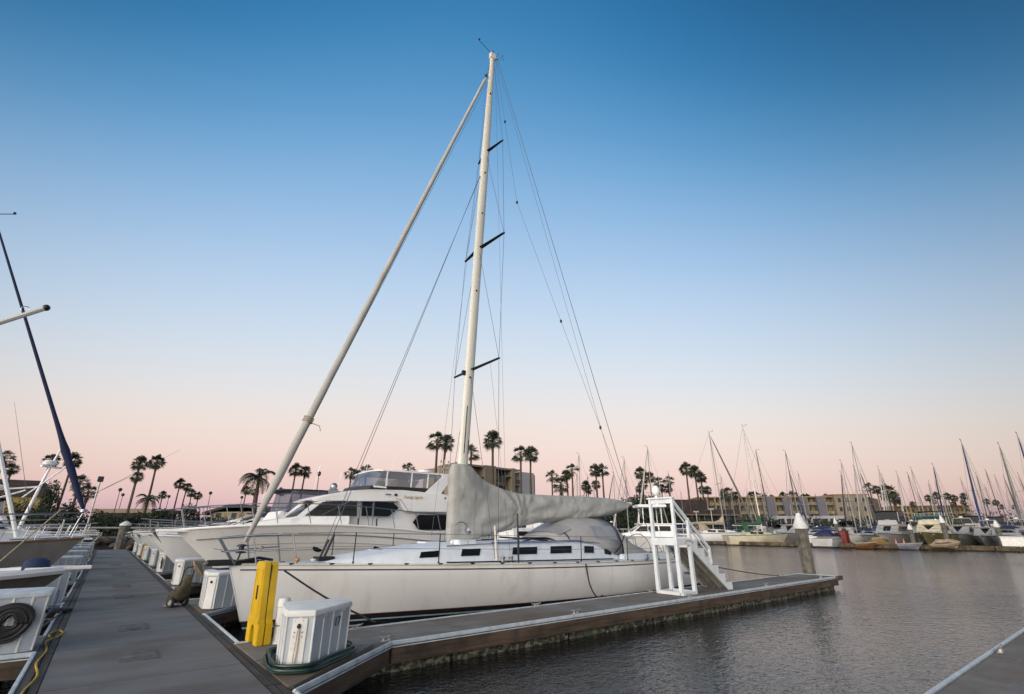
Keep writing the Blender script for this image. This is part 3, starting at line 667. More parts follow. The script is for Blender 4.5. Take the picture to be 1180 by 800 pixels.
def deck_mb(P, zs, camber, dz=0.0, nt=28, m=6, bow_pow=1.5, t0=0.0, t1=1.0):
    mb = MB(); g = []
    for i in range(nt+1):
        t = t0+(t1-t0)*(i/nt)**bow_pow; a = Vector(P(t, zs(t), -1)); b = Vector(P(t, zs(t), 1)); row = []
        for j in range(m+1):
            q = a.lerp(b, j/m); s = 1-(2*j/m-1)**2; row.append((q.x, q.y, q.z+dz+camber*s*min(1, (b-a).length)))
        g.append(row)
    return mb.sheet(g)
def edge_line(P, zs, dz, out_, nt=36, side=-1, bow_pow=1.5, t0=0.0, t1=1.0):
    pts = []
    for i in range(nt+1):
        t = t0+(t1-t0)*(i/nt)**bow_pow; z = zs(t)+dz; p = Vector(P(t, z, side)); p.y += side*out_; pts.append(p)
    return pts

# ================================================================ the big white sailboat
YC = 12.0
sb = thing('sailboat', 'big white racing sailboat with a tall cream mast and grey boom cover, mid-photo', 'sailboat')
zsH = lambda t: 1.00-.34*t+.10*t*t
x0H = lambda z: 2.12+(1.0-z)*.37
x1H = lambda z: 15.9+max(0, (.75-z))*1.75
def halfH(t):
    if t < .66: return 2.02*math.sin(math.pi/2*t/.66)**1.02
    return 2.02-.62*((t-.66)/.34)**1.7
secH = lambda t, u: (1-(1-u)**2.2)**(.55+.55*(1-t)**3)
PH = hull_fn(x0H, x1H, zsH, -1.0, halfH, secH, YC)
def cut_stern(mb): return mb
weld(hull_mb(PH, zsH, -.06, None, 44, 12).build('hull', GELHERO, sb), .001)
weld(hull_mb(PH, zsH, -.075, -.06, 44, 1).build('red_line', REDLINE, sb))
weld(hull_mb(PH, zsH, -.17, -.075, 44, 1).build('boot_stripe', BLACKPAINT, sb))
weld(hull_mb(PH, zsH, -.20, -.17, 44, 1).build('pinstripe', PINSTRIPE, sb))
weld(hull_mb(PH, zsH, -.98, -.20, 44, 6).build('bottom', BLACKPAINT, sb))
deck_mb(PH, zsH, .07, -.02, 44).build('deck', NONSKID, sb)
for s in (-1, 1):
    mb = MB(); mb.tube(edge_line(PH, zsH, .0, .004, side=s), .022, 6); mb.build('toe_rail', ALU, sb)
    mb = MB(); pts = edge_line(PH, zsH, -.105, .003, side=s, t0=.012, t1=.985)
    g = [[p+Vector((0,0,.014)) for p in pts], [p-Vector((0,0,.014)) for p in pts]]; mb.sheet(g); mb.build('cove_stripe', STRIPE, sb)
    mb = MB()
    for k in range(16):
        t = .08+.055*k; p = Vector(P_ if False else PH(t, zsH(t)+.01, s)); mb.box(p.x-.05, p.y-.03, p.z-.01, p.x+.05, p.y+.03, p.z+.018)
    mb.build('fairlead', DARKMETAL, sb)
# stem edge, in the hull white
mb = MB(); mb.tube([(x0H(z)-.004, YC, z) for z in (.98,.6,.3,0,-.06)], .012, 6); mb.build('stem_band', GELHERO, sb)
# cabin trunk: a long wedge with sloping sides
def trunk_ring(x, hw, z0, z1, r=.12):
    return [(x, YC-hw, z0), (x, YC-hw+r*.35, z0+(z1-z0)*.55), (x, YC-hw+r*.8, z0+(z1-z0)*.88), (x, YC-hw+r*1.7, z1), (x, YC-hw*.4, z1+.035), (x, YC, z1+.05), (x, YC+hw*.4, z1+.035),
            (x, YC+hw-r*1.7, z1), (x, YC+hw-r*.8, z0+(z1-z0)*.88), (x, YC+hw-r*.35, z0+(z1-z0)*.55), (x, YC+hw, z0)]
def zdeck(x): t = (x-2.12)/13.8; return zsH(t)+.02
TR = [(3.75,.25,.02),(4.3,.55,.10),(5.2,.85,.22),(6.2,1.05,.34),(7.6,1.22,.42),(9.2,1.30,.46),(10.8,1.30,.50),(11.8,1.26,.46),(12.4,1.24,.30),(13.2,1.20,.12)]
rings = [trunk_ring(x, hw, zdeck(x)-.06, zdeck(x)+h) for x, hw, h in TR]
mb = MB(); mb.loft(rings); mb.build('cabin_trunk', DECKW, sb, ang=50)
def trunk_side(x, zf, s=-1, out_=.006):
    for (xa, ha, za), (xb, hb, zb_) in zip(TR[:-1], TR[1:]):
        if xa <= x <= xb: k = (x-xa)/(xb-xa); hw = ha+(hb-ha)*k; h = za+(zb_-za)*k; break
    z0 = zdeck(x)-.06; z1 = zdeck(x)+h; z = z0+(z1-z0)*zf; r = .12
    inn = r*.35*zf/.55 if zf < .55 else r*(.35+.45*(zf-.55)/.33)
    return Vector((x, YC+s*(hw-inn+out_), z))
for s in (-1, 1):
    for (xa, xb) in ((5.9,6.35),(6.95,7.45),(8.45,9.25),(9.75,10.55),(11.1,11.5),(12.0,12.3)):
        sl_ = .06
        pts = [trunk_side(xa, .46, s), trunk_side(xb, .46, s), trunk_side(xb+sl_, .80, s), trunk_side(xa+sl_, .80, s)]
        pts = [p+Vector((0,s*.022,0)) for p in pts]; inner = [Vector((p.x, p.y-s*.08, p.z)) for p in pts]
        mb = MB(); mb.loft([inner, pts]); mb.build('portlight', GLASS, sb, bev=.004)
    mb = MB(); mb.tube([trunk_side(x, .94, s, .02)+Vector((0,0,.03)) for x in [6.6+.3*i for i in range(19)]], .013, 6); mb.build('grab_rail', STEEL, sb)
    mb = MB(); a = [Vector((x, YC+s*(1.55), zdeck(x)+.03)) for x in (6.3,7.5,8.6,10.5,12.0)]; mb.tube(a, .018, 6); mb.build('genoa_track', DARKMETAL, sb)
    # blue tint strip along coach roof edge
    mb = MB(); mb.tube([trunk_side(x, .99, s, -.05)+Vector((0,0,.03)) for x in [7.9+.3*i for i in range(14)]], .012, 6); mb.build('control_line', ROPEBL, sb)
# hatches, blocks, winches and vents on the coach roof and side decks
for (x, y_, w, h) in ((5.4,12.0,.55,.05),(6.9,12.45,.45,.05),(9.6,12.0,.6,.06),(8.4,12.75,.4,.05)):
    z = zdeck(x)+.40 if x > 6 else zdeck(x)+.22
    mb = MB(); mb.box(x-w/2,y_-w/2,z,x+w/2,y_+w/2,z+h); hb = mb.build('deck_hatch', DECKW, sb, bev=.015); mb = MB(); mb.box(x-w/2+.05,y_-w/2+.05,z+h,x+w/2-.05,y_+w/2-.05,z+h+.008); mb.build('hatch_glass', GLASS, hb)
mb = MB(); mb.box(10.6,10.95,1.28,12.2,11.5,1.37); mb.build('sea_hood', DECKW, sb, bev=.03)
mb = MB(); mb.box(7.05,11.15,1.24,7.6,11.6,1.42); mb.build('mast_collar_box', DECKW, sb, bev=.03)
def winch(c, r=.07, h=.15):
    mb = MB(); mb.lathe(c, [(r*1.2,0),(r*1.2,.02*1),(r*.7,h*.35),(r*.75,h*.75),(r,h*.9),(r,h),(r*.3,h+.01)], 16); return mb.build('winch', STEEL, sb, ang=30)
for c in ((7.9,10.45,.88),(11.0,11.0,1.3),(11.0,12.9,1.3),(13.7,10.55,.78),(14.3,13.5,.78),(8.2,10.5,.88)): winch(c)
for (x, y_) in ((12.95,10.7),(14.4,10.9),(14.9,11.5)):
    mb = MB(); mb.tube([(x,y_,.74),(x,y_,.86),(x+.1,y_,.9)], .05, 8); mb.build('vent', DARKMETAL, sb)
# life ring bag, orange float and cockpit coamings aft
mb = MB()
for s in (-1,1): mb.box(12.6, YC+s*1.35-.09, .66, 15.4, YC+s*1.35+.09, .96)
mb.box(15.3, YC-1.2, .6, 15.6, YC+1.2, .80); mb.build('coaming', DECKW, sb, bev=.03)
mb = MB(); mb.ball((3.25,11.35,1.07), .05, .9); mb.build('masthead_float', mat('orange_float', (.6,.22,.03), .5), sb)
# pulpit, pushpit, stanchions and lifelines
SX = [4.42,6.26,8.30,10.30,12.27,14.0,15.2]
for s in (-1, 1):
    tops = []
    for x in SX:
        t = (x-2.12)/13.85; p = Vector(PH(t, zsH(t), s)); p.y -= s*.07; q = p+Vector((0, s*.02, .66))
        mb = MB(); mb.tube([p, q], .013, 6); mb.tube([p-Vector((0,0,.0)), p+Vector((0,0,.06))], .022, 6); mb.build('stanchion', DARKMETAL, sb); tops.append(q)
    st = Vector((3.2, YC+s*.62, 1.58))
    for dz in (0, -.32):
        mb = MB(); mb.tube([st+Vector((0,0,dz))]+[q+Vector((0,0,dz-.01)) for q in tops], .0045, 5); mb.build('lifeline', WIRE, sb)
    mb = MB(); mb.tube([(3.25,YC+s*.66,1.0),(3.10,YC+s*.60,1.57)], .016, 8); mb.tube([(2.55,YC+s*.32,1.0),(2.42,YC+s*.30,1.52)], .016, 8)
    mb.tube([(3.10,YC+s*.60,1.57),(2.4,YC+s*.30,1.55),(1.85,YC+s*.12,1.50)], .016, 8); mb.tube([(3.15,YC+s*.62,1.30),(2.42,YC+s*.31,1.27),(1.95,YC+s*.14,1.24)], .012, 8)
    mb.tube([(1.85,YC+s*.12,1.50),(2.2,YC+s*.1,1.0)], .016, 8); mb.build('pulpit', STEEL, sb)
    mb = MB(); mb.tube([(15.2,YC+s*1.42,.7),(15.2,YC+s*1.44,1.36),(15.75,YC+s*1.25,1.36),(15.8,YC+s*.6,1.36),(15.8,YC+s*.6,.7)], .014, 8); mb.build('pushpit', STEEL, sb)
mb = MB(); mb.tube([(1.85,YC-.12,1.50),(1.78,YC,1.50),(1.85,YC+.12,1.50)], .016, 8); mb.tube([(1.86,YC-.45,1.29),(1.86,YC+.45,1.29)], .012, 6); mb.build('pulpit_bow', STEEL, sb)
# bow roller, anchor, furler
mb = MB(); mb.box(1.72,YC-.09,.98,2.6,YC+.09,1.02); mb.box(1.72,YC-.09,1.0,2.2,YC-.075,1.09); mb.box(1.72,YC+.075,1.0,2.2,YC+.09,1.09); mb.build('bow_roller', DARKMETAL, sb, bev=.006)
mb = MB(); mb.tube([(2.5,YC,1.07),(1.75,YC,1.05),(1.62,YC,.98)], .022, 8)
mb.add([(1.64,YC,1.02),(1.48,YC-.12,1.08),(1.70,YC-.04,.80),(1.70,YC+.04,.80),(1.48,YC+.12,1.08),(1.54,YC,.90)], [(0,1,5),(0,5,4),(1,2,5),(2,3,5),(3,4,5),(0,1,2),(0,4,3),(0,2,3)])
mb.build('anchor', mat('tan_galvanised', (.26,.20,.14), .6, metal=.3, var=.2), sb)
mb = MB(); mb.tube([(2.24,YC,1.02),(2.29,YC,1.22)], .018, 8); mb.lathe((2.29,YC,1.20), [(.03,0),(.10,.01),(.10,.03),(.05,.04),(.05,.13),(.10,.14),(.10,.16),(.04,.18)], 18)
mb.box(2.3,YC-.12,1.03,2.75,YC+.12,1.07); mb.tube([(2.2,YC-.2,1.05),(2.6,YC-.25,1.12),(2.9,YC-.1,1.06)], .03, 6); mb.build('furler_drum', DARKMETAL, sb, ang=30)
mb = MB(); mb.ball((2.62,YC-.22,1.30), .05, 1); mb.build('nav_light', TANCANVAS, sb)
MB_TOP = Vector((8.38, YC, 20.25)); MB_FOOT = Vector((7.52, YC, 1.30))
def mast_at(z): k = (z-MB_FOOT.z)/(MB_TOP.z-MB_FOOT.z); return MB_FOOT.lerp(MB_TOP, k)
# furled headsail: spiral-wrapped cloth round the forestay, fattest near the foot
a = Vector((2.33, YC, 1.42)); b = Vector((8.12, YC, 18.85)); rings = []; d = (b-a).normalized(); u, w = ortho(d); nst = 150
for i in range(nst+1):
    k = i/nst; p = a.lerp(b, k); r = (.035+.062*min(1, k*14))*(1-.42*k) if k < .985 else .03; ring = []
    for j in range(12):
        an = 2*math.pi*j/12; sp = ((an+k*70) % (2*math.pi))/(2*math.pi); rr = r*(.95+.07*sp+.03*noise.noise(Vector((k*30, math.cos(an)*1.5, math.sin(an)*1.5)))); ring.append(p+(u*math.cos(an)+w*math.sin(an))*rr)
    rings.append(ring)
mb = MB(); mb.loft(rings); mb.build('furled_headsail', FURL, sb, ang=60)
mb = MB(); q = a.lerp(b, .152)
for k_ in range(3): mb.tube([q+d*(.05*k_)+(u*math.cos(t_)+w*math.sin(t_))*.115 for t_ in [2*math.pi*i/14 for i in range(14)]], .012, 5, closed=True)
mb.tube([q, q+Vector((.28,-.05,-.08)), q+Vector((.32,-.05,-.2))], .01, 5); mb.build('sail_tie', ROPET, sb)
mb = MB(); mb.tube([b, MB_TOP+Vector((-.06,0,-.15))], .012, 6); mb.tube([a+Vector((.05,-.06,0)), a.lerp(b,.97)+Vector((.13,-.10,0))], .006, 5); mb.build('forestay', WIRE, sb)
mb = MB(); mb.lathe(b-d*.12, [(.05,0),(.06,.02),(.06,.12),(.03,.16)], 10); mb.build('halyard_swivel', DARKMETAL, sb)
# mast: elliptical section, tapering at the top
rings = []
for i in range(40):
    k = i/39; p = MB_FOOT.lerp(MB_TOP, k); f = 1.0 if k < .72 else 1-.38*(k-.72)/.28
    rings.append([p+Vector((.165*f*math.cos(an), .105*f*math.sin(an), 0)) for an in [2*math.pi*j/20 for j in range(20)]])
mb = MB(); mb.loft(rings); mast = mb.build('mast', ALU, sb, ang=50)
mb = MB()
for z0, z1 in ((3.7,5.1),(3.7,4.1)):
    p, q = mast_at(z0), mast_at(z1); dx = -.05 if z1 > 5 else .09; mb.bar(p+Vector((dx,-.103,0)), q+Vector((dx,-.103,0)), .022, .01, up=(0,1,0))
mb.build('mast_slot', DARKMETAL, mast)
mb = MB()
for z in (6.0, 9.0, 12.1, 13.9, 17.9): p = mast_at(z); mb.box(p.x-.05,p.y-.12,p.z-.03,p.x+.0,p.y-.08,p.z+.03)
mb.build('mast_fitting', DARKMETAL, mast)
mb = MB(); p = mast_at(6.15); mb.box(p.x-.26,YC-.05,p.z-.08,p.x-.15,YC+.05,p.z+.06); mb.build('steaming_light', DARKMETAL, mast, bev=.01)
p = MB_TOP; mb = MB(); mb.box(p.x-.13,YC-.08,p.z-.28,p.x+.13,YC+.08,p.z+.02); mb.box(p.x+.1,YC-.03,p.z-.1,p.x+.30,YC+.03,p.z-.03); mb.build('masthead', ALU, mast, bev=.012)
mb = MB(); mb.tube([p+Vector((0,0,0)), p+Vector((0,0,.18))], .035, 8); mb.tube([p+Vector((-.08,0,.02)), p+Vector((-.62,.1,.42)), p+Vector((-.62,.1,.55))], .011, 5)
mb.ball(p+Vector((-.62,.1,.5)), .045, 1, 8, 6); mb.tube([p+Vector((.2,0,-.03)), p+Vector((.3,0,.3))], .008, 5)
for dx, dz in ((.42,.1),(.50,-.02),(.46,.2)): mb.ball(p+Vector((dx,-.1,dz)), .022, 1, 6, 4)
mb.tube([p+Vector((.2,0,-.05)), p+Vector((.5,-.1,.08))], .006, 4)
mb.build('wind_instruments', DARKMETAL, mast)
# spreaders and standing rigging
SPR = ((6.37,1.22,.16,7.87),(10.80,1.16,.16,8.03),(15.08,.78,.13,8.16))
tips = {-1: [], 1: []}
for z, w_, ch, tx in SPR:
    r_ = mast_at(z-.12)
    for s in (-1, 1):
        tip = Vector((r_.x+.22, YC+s*w_, z+.0)); tips[s].append(tip)
        rings = []
        for k in (0,.25,.6,.9,1.0):
            c = Vector((r_.x+.04, YC+s*.08, z-.10)).lerp(tip, k); c_ = ch*(1-.45*k)*.55
            rings.append([c+Vector((c_*math.cos(an), 0, .022*math.sin(an))) for an in [2*math.pi*j/10 for j in range(10)]])
        mb = MB(); mb.loft(rings); mb.ball(tip, .035, 1, 8, 6); mb.build('spreader', DARKMETAL, mast)
for s in (-1, 1):
    cp = Vector((7.95, YC+s*1.30, .98)); T = tips[s]
    def wire(nm, pts, r=.0065): mb = MB(); mb.tube(pts, r, 5); return mb.build(nm, WIRE, sb)
    wire('cap_shroud', [cp]+T+[MB_TOP+Vector((0,s*.07,-.3))], .007)
    wire('lower_shroud', [cp+Vector((-.1,0,0)), mast_at(6.1)+Vector((0,s*.08,0))])
    wire('diagonal_shroud', [T[0], mast_at(10.5)+Vector((0,s*.08,0))]); wire('diagonal_shroud', [T[1], mast_at(14.8)+Vector((0,s*.08,0))])
    mb = MB(); mb.tube([cp, cp+Vector((0,0,.32))], .018, 6); mb.build('turnbuckle', STEEL, sb)
def wire(nm, pts, r=.0065, m=WIRE): mb = MB(); mb.tube(pts, r, 5); return mb.build(nm, m, sb)
wire('inner_stay', [(4.02,12.0,1.12), mast_at(13.8)+Vector((-.15,0,0))], .008); wire('inner_stay', [(3.85,11.8,1.10), mast_at(13.75)+Vector((-.15,-.03,0))], .007)
mb = MB(); mb.tube([(4.02,12.0,1.1),(4.18,12,1.55)], .03, 8); mb.tube([(3.85,11.8,1.08),(4.0,11.8,1.45)], .025, 8); mb.box(3.8,11.7,1.02,4.15,12.1,1.10); mb.build('stay_block', DARKMETAL, sb)
wire('backstay', [MB_TOP+Vector((.25,0,-.05)), (14.75,11.9,2.85), (16.0,11.5,.75)], .011)
wire('running_backstay', [MB_TOP+Vector((.20,.05,-.05)), (16.2,12.9,.75)], .006)
wire('topping_lift', [MB_TOP+Vector((.15,0,-.1)), (9.65,12,13.4), (14.72,12,2.78)], .006)
for z in (17.0, 13.4, 9.0, 5.2):
    k = (20.1-z)/(20.1-13.4) if z > 13.4 else None
    pp = Vector((8.53,12,20.15)).lerp(Vector((9.65,12,13.4)), k) if k is not None else Vector((9.65,12,13.4)).lerp(Vector((14.72,12,2.78)), (13.4-z)/(13.4-2.78)); mb = MB(); mb.ball(pp, .045, 1.6, 8, 6); mb.build('block', DARKMETAL, sb)
wire('halyard', [mast_at(18.8)+Vector((-.15,.12,0)), mast_at(13.5)+Vector((-.18,.14,0)), (6.9,12.3,1.5)], .004)
wire('flag_halyard', [T[0]+Vector((0,-.0,0)) if False else Vector((7.95,11.2,6.35)), (8.35,10.7,.95)], .004)
wire('spare_halyard', [mast_at(19.6)+Vector((.15,-.03,0)), (8.9,11.6,1.5)], .004)
mb = MB(); mb.tube([(8.30,10.32,.92),(8.27,10.32,2.05)], .022, 8); mb.build('boat_pole', DARKMETAL, sb)
mb = MB(); mb.tube([(7.75,10.5,.95),(7.70,10.52,1.75)], .026, 8); mb.build('white_tube', ALU, sb)
mb = MB(); mb.tube([(7.0+.22*math.cos(t_)*1.0, 11.0, 1.62+.22*math.sin(t_)) for t_ in [math.pi*i/12 for i in range(13)]]+[(6.78,11.0,1.28)], .012, 6)
mb.tube([(7.22,11.0,1.28),(7.22,11.0,1.62)], .012, 6); mb.build('halyard_frame', STEEL, sb)
mb = MB(); mb.lathe((7.15,11.0,1.60), [(.02,0),(.08,.02),(.10,.08),(.02,.10)], 12, Matrix.Rotation(R(60),3,'Y')); mb.build('horn', STEEL, sb, ang=30)
mb = MB(); mb.bar((10.0,12,1.40),(9.1,12.2,1.46),.05,.05); mb.tube([(9.2,11.3,1.33),(9.7,11.45,1.42),(10.1,11.2,1.36)], .03, 6); mb.build('block', DARKMETAL, sb)
# boom inside its cover: one draped grey canvas that climbs the mast
CV = [(7.22,3.25,1.36,.10,.0),(7.27,3.40,1.34,.15,0),(7.36,3.42,1.34,.18,0),(7.62,3.41,1.36,.20,0),(7.86,3.37,1.39,.21,0),(8.12,3.14,1.44,.215,0),(8.44,2.98,1.50,.22,0),(8.8,2.87,1.57,.225,0),(9.08,2.79,1.63,.23,0),(9.4,2.73,1.70,.235,0),(9.75,2.69,1.76,.24,0),
      (10.4,2.69,1.86,.25,0),(11.18,2.70,1.92,.255,0),(12.0,2.71,1.96,.25,0),(12.8,2.72,2.02,.24,0),(13.5,2.71,2.08,.22,0),(14.1,2.68,2.20,.19,0),(14.6,2.62,2.38,.14,0),(14.86,2.56,2.48,.07,0)]
def interp(x):
    for A, B in zip(CV[:-1], CV[1:]):
        if A[0] <= x <= B[0]:
            k = (x-A[0])/(B[0]-A[0]); return [A[i]+(B[i]-A[i])*k for i in range(5)]
    return CV[-1]
rings = []; nx = 150; nr_ = 44
for i in range(nx+1):
    x = CV[0][0]+(CV[-1][0]-CV[0][0])*i/nx; _, zt, zb_, hw, _o = interp(x); zm = zt-(zt-zb_)*.62; ring = []
    for j in range(nr_):
        an = 2*math.pi*j/nr_; cz, cy = math.cos(an), math.sin(an)
        # narrow crest at the top, fuller body low down
        z = zm+(zt-zm)*cz if cz > 0 else zm+(zm-zb_)*cz
        nrw = max(0, min(1, (x-7.9)/.6)); wv = hw*(abs(cy)**(.8 if nrw > .5 else .35))*(1-.55*nrw*max(0, cz)**1.4)*(1 if cy > 0 else -1)
        v = Vector((x, 0, z)); tall = zt-zb_
        # diagonal folds hanging from the gooseneck and along the boom
        pr_ = Vector((x*.9-z*1.1, z*.8+x*.25, cy*.3)); f1 = noise.noise(pr_*1.5)*.06+(.5-abs(noise.noise(pr_*2.6+Vector((9,0,0)))))*.055+(.5-abs(noise.noise(pr_*5.5+Vector((3,4,0)))))*.022
        # fan of pleats radiating from the clew of the mast wrap
        ra = math.atan2(z-2.05, x-9.6); f2 = .04*(1-2*abs(math.sin(ra*7+noise.noise(Vector((x,z,0)))*2)))*min(1, tall/1.2)
        f3 = .03*abs(math.sin((z-.18*x)*9+noise.noise(Vector((x*.8,z,3)))*3))**2*(1 if x > 9.5 else .3)
        fold = (f1+f2+f3)*min(1, abs(cy)*1.5)*(1 if 7.5 < x < 14.7 else .3)
        dz = noise.noise(Vector((x*1.6, 5, j*.02)))*.035*(1 if cz < -.3 else .15)
        ring.append((x+noise.noise(Vector((z*2.2, 1, 7)))*.05*(1 if i < 6 else 0), YC+wv+(fold if cy > 0 else -fold), z+dz))
    rings.append(ring)
mb = MB(); mb.loft(rings); mb.build('boom_cover', COVER, sb, ang=75)
for i_ in (14, 40, 66, 92, 118, 138):
    mb = MB(); c_ = [Vector(p) for p in rings[i_]]; m_ = sum(c_, Vector())/len(c_); mb.tube([p+(p-m_).normalized()*.003 for p in c_], .0045, 4, closed=True); mb.build('seam', mat('seam_thread', (.20,.195,.18), .9), sb)
mb = MB()
for i_ in (30, 52, 78, 104, 128):
    c_ = [Vector(p) for p in rings[i_]]; lo_ = min(c_, key=lambda p: p.z); mb.tube([c_[17]+Vector((0,-.01,0)), c_[20]+Vector((.01,-.01,0)), lo_+Vector((.0,-.01,-.05)), lo_+Vector((.03,0,-.16))], .007, 4)
mb.build('cover_lacing', ROPET, sb)
mb = MB(); mb.tube([(7.7,YC,2.25),(14.95,YC,2.55)], .075, 10); mb.build('boom', ALU, sb)
mb = MB()
for x in (8.6,9.7,10.8,11.9,12.9,13.9): z = interp(x)[2]; mb.tube([(x,YC-.05,z+.02),(x+.03,YC-.07,z-.05),(x+.05,YC,z-.03)], .01, 5)
mb.build('cover_tie', ROPET, sb)
mb = MB(); mb.tube([(14.2,YC,2.4),(14.1,YC-.1,1.2),(13.9,YC,.85)], .014, 5); mb.tube([(14.2,YC,2.35),(14.25,YC+.05,1.2),(14.0,YC+.05,.85)], .010, 5); mb.build('mainsheet', ROPEB, sb)
# spray dodger and cockpit cover
def arch(x, hw, z0, z1, n=20, p=2.6): return [(x+.0, YC-hw*(abs(math.cos(a))**(2/p))*(1 if math.cos(a) > 0 else -1), z0+(z1-z0)*(max(0, math.sin(a))**(2/p))) for a in [math.pi*i/n for i in range(n+1)]]
def cloth(rings, amp, fr=2.5, seed=0):
    out = []
    for r in rings:
        row = []
        for p in r:
            v = Vector(p); k = noise.noise(Vector((v.x*fr, v.y*fr*.7+seed, v.z*fr*1.2)))*amp; row.append((v.x+k*.5, v.y+k*(1 if v.y > YC else -1), v.z+k*.6))
        out.append(row)
    return out
A = [arch(10.35,1.02,1.22,1.46), arch(10.75,1.08,1.18,1.68), arch(11.15,1.13,1.10,1.90), arch(11.5,1.16,1.02,2.0), arch(12.2,1.19,.96,2.03), arch(12.85,1.20,.90,2.0)]
mb = MB(); mb.sheet(cloth(A, .035, 3)); mb.build('dodger', DODGERC, sb, ang=70, thick=.012)
for fr_ in ((10.74,1.08,1.18,1.69),(12.86,1.205,.90,2.01)):
    mb = MB(); mb.tube([Vector(p) for p in arch(*fr_)], .016, 6); mb.build('dodger_frame', DARKMETAL, sb)
q = arch(11.02,1.125,1.12,1.84); q2 = arch(10.55,1.06,1.20,1.60)
mb = MB(); mb.sheet([[Vector(p)+Vector((-.012,0,.012)) for p in q2[5:16]], [Vector(p)+Vector((-.012,0,.012)) for p in q[5:16]]]); mb.build('dodger_window', mat('dull_vinyl', (.28,.29,.31), .5), sb)
wnd = [arch(11.75,1.185,1.0,2.02), arch(12.7,1.205,.92,2.01)]
mb = MB(); mb.sheet([[Vector(p)+Vector((0,(-.02 if p[1] < YC else .02),.004)) for p in r[2:6]] for r in wnd]); mb.build('side_window', mat('dull_vinyl', (.28,.29,.31), .5), sb)
B = [arch(12.9,1.22,.86,1.80), arch(13.15,1.24,.84,1.76), arch(13.6,1.26,.82,1.45,p=2.2), arch(14.1,1.27,.80,1.18,p=2.2), arch(14.6,1.26,.80,.95,p=2.2), arch(15.0,1.22,.78,.84)]
mb = MB(); mb.sheet(cloth(B, .05, 2.2, 4)); mb.build('cockpit_cover', DODGERC, sb, ang=70, thick=.012)
mb = MB(); mb.tube([(12.95,YC-1.25,1.50),(12.7,YC-1.26,1.15),(12.45,YC-1.25,1.0)], .02, 6); mb.build('black_strap', BLACKR, sb)
# wheel and a covered pedestal near the stern
mb = MB(); mb.tube([(15.15,YC+.55*math.cos(t_),1.02+.5*math.sin(t_)) for t_ in [2*math.pi*i/28 for i in range(28)]], .016, 6, closed=True)
for i in range(5): mb.tube([(15.15,YC,1.02),(15.15,YC+.55*math.cos(i*1.257),1.02+.5*math.sin(i*1.257))], .008, 5)
mb.build('steering_wheel', STEEL, sb)
# letters on the quarter
t_ = .955; p = Vector(PH(t_, .30, -1)); q = Vector(PH(t_-.05, .30, -1)); d_ = (p-q).normalized(); up_ = (Vector(PH(t_, .45, -1))-Vector(PH(t_, .15, -1))).normalized(); n_ = d_.cross(up_).normalized()
n_ = n_ if n_.y < 0 else -n_
p = p+n_*.02; p.x -= .05
M = Matrix(((d_.x, up_.x, n_.x, p.x), (d_.y, up_.y, n_.y, p.y), (d_.z, up_.z, n_.z, p.z), (0,0,0,1)))
text_mesh('MAKOUL', .27, 'name_lettering', STRIPE, sb, M, .004)
rebase(sb, (7.6, YC, WATER))
# ================================================================ flybridge motor yacht beside the sailboat
YM = 18.55
my = thing('motor_yacht', 'large white flybridge motor yacht with black windows, moored right behind the sailboat', 'motor yacht')
zsM = lambda t: 1.62+.22*math.sin(math.pi*min(1, t*1.25+.05))-.06*t
def make_hull(root, L, HB, zs, x_bow, yc, rake, zb=-.9, water=WATER, flare=1.5, m=GELCOAT, boot=NAVY, transom=.1, nt=34, bootz=.12, parts=True, deckm=DECKW, full=.5):
    x0 = lambda z: x_bow+(zs(0)-z)*rake; x1 = lambda z: x_bow+L+(zs(1)-z)*transom
    half = lambda t: HB*(math.sin(math.pi/2*min(1, t/full))**.85)*(1 if t < .75 else 1-.10*((t-.75)/.25)**2)
    sec = lambda t, u: (.985*u**(.16+flare*(1-t)**2.4)+.015*u)
    P = hull_fn(x0, x1, zs, zb, half, sec, yc); wl = water+bootz
    weld(hull_mb(P, zs, wl, None, nt, 12).build('hull', m, root)); weld(hull_mb(P, zs, zb+.05, wl, nt, 4).build('bottom', boot, root))
    deck_mb(P, zs, .05, -.015, nt).build('deck', deckm, root)
    return P
PM = make_hull(my, 9.9, 2.15, zsM, 1.62, YM, 1.12, flare=2.1)
for s in (-1, 1):
    mb = MB(); mb.tube(edge_line(PM, zsM, .0, .01, side=s), .035, 6); mb.build('gunwale', GELCOAT, my)
    mb = MB(); mb.tube(edge_line(PM, zsM, -.30, .012, side=s, t0=.03), .022, 6); mb.build('rub_rail', mat('rub_rail_grey', (.22,.21,.2), .5), my)
    for dz in (-.55,-.75):
        mb = MB(); mb.tube(edge_line(PM, zsM, dz, .0, side=s, t0=.12), .009, 5); mb.build('hull_groove', mat('rub_rail_grey', (.22,.21,.2), .5), my)
    for x in (5.36, 7.28):
        t = (x-2.0)/9.6; p = Vector(PM(t, 1.12, s)); mb = MB(); mb.lathe(p+Vector((0,-s*.02,0)), [(.10,-.03),(.125,0),(.10,.012),(.02,.013)], 16, Matrix(((1.45,0,0),(0,0,s),(0,1,0)))); mb.build('porthole', GLASS, my, ang=30)
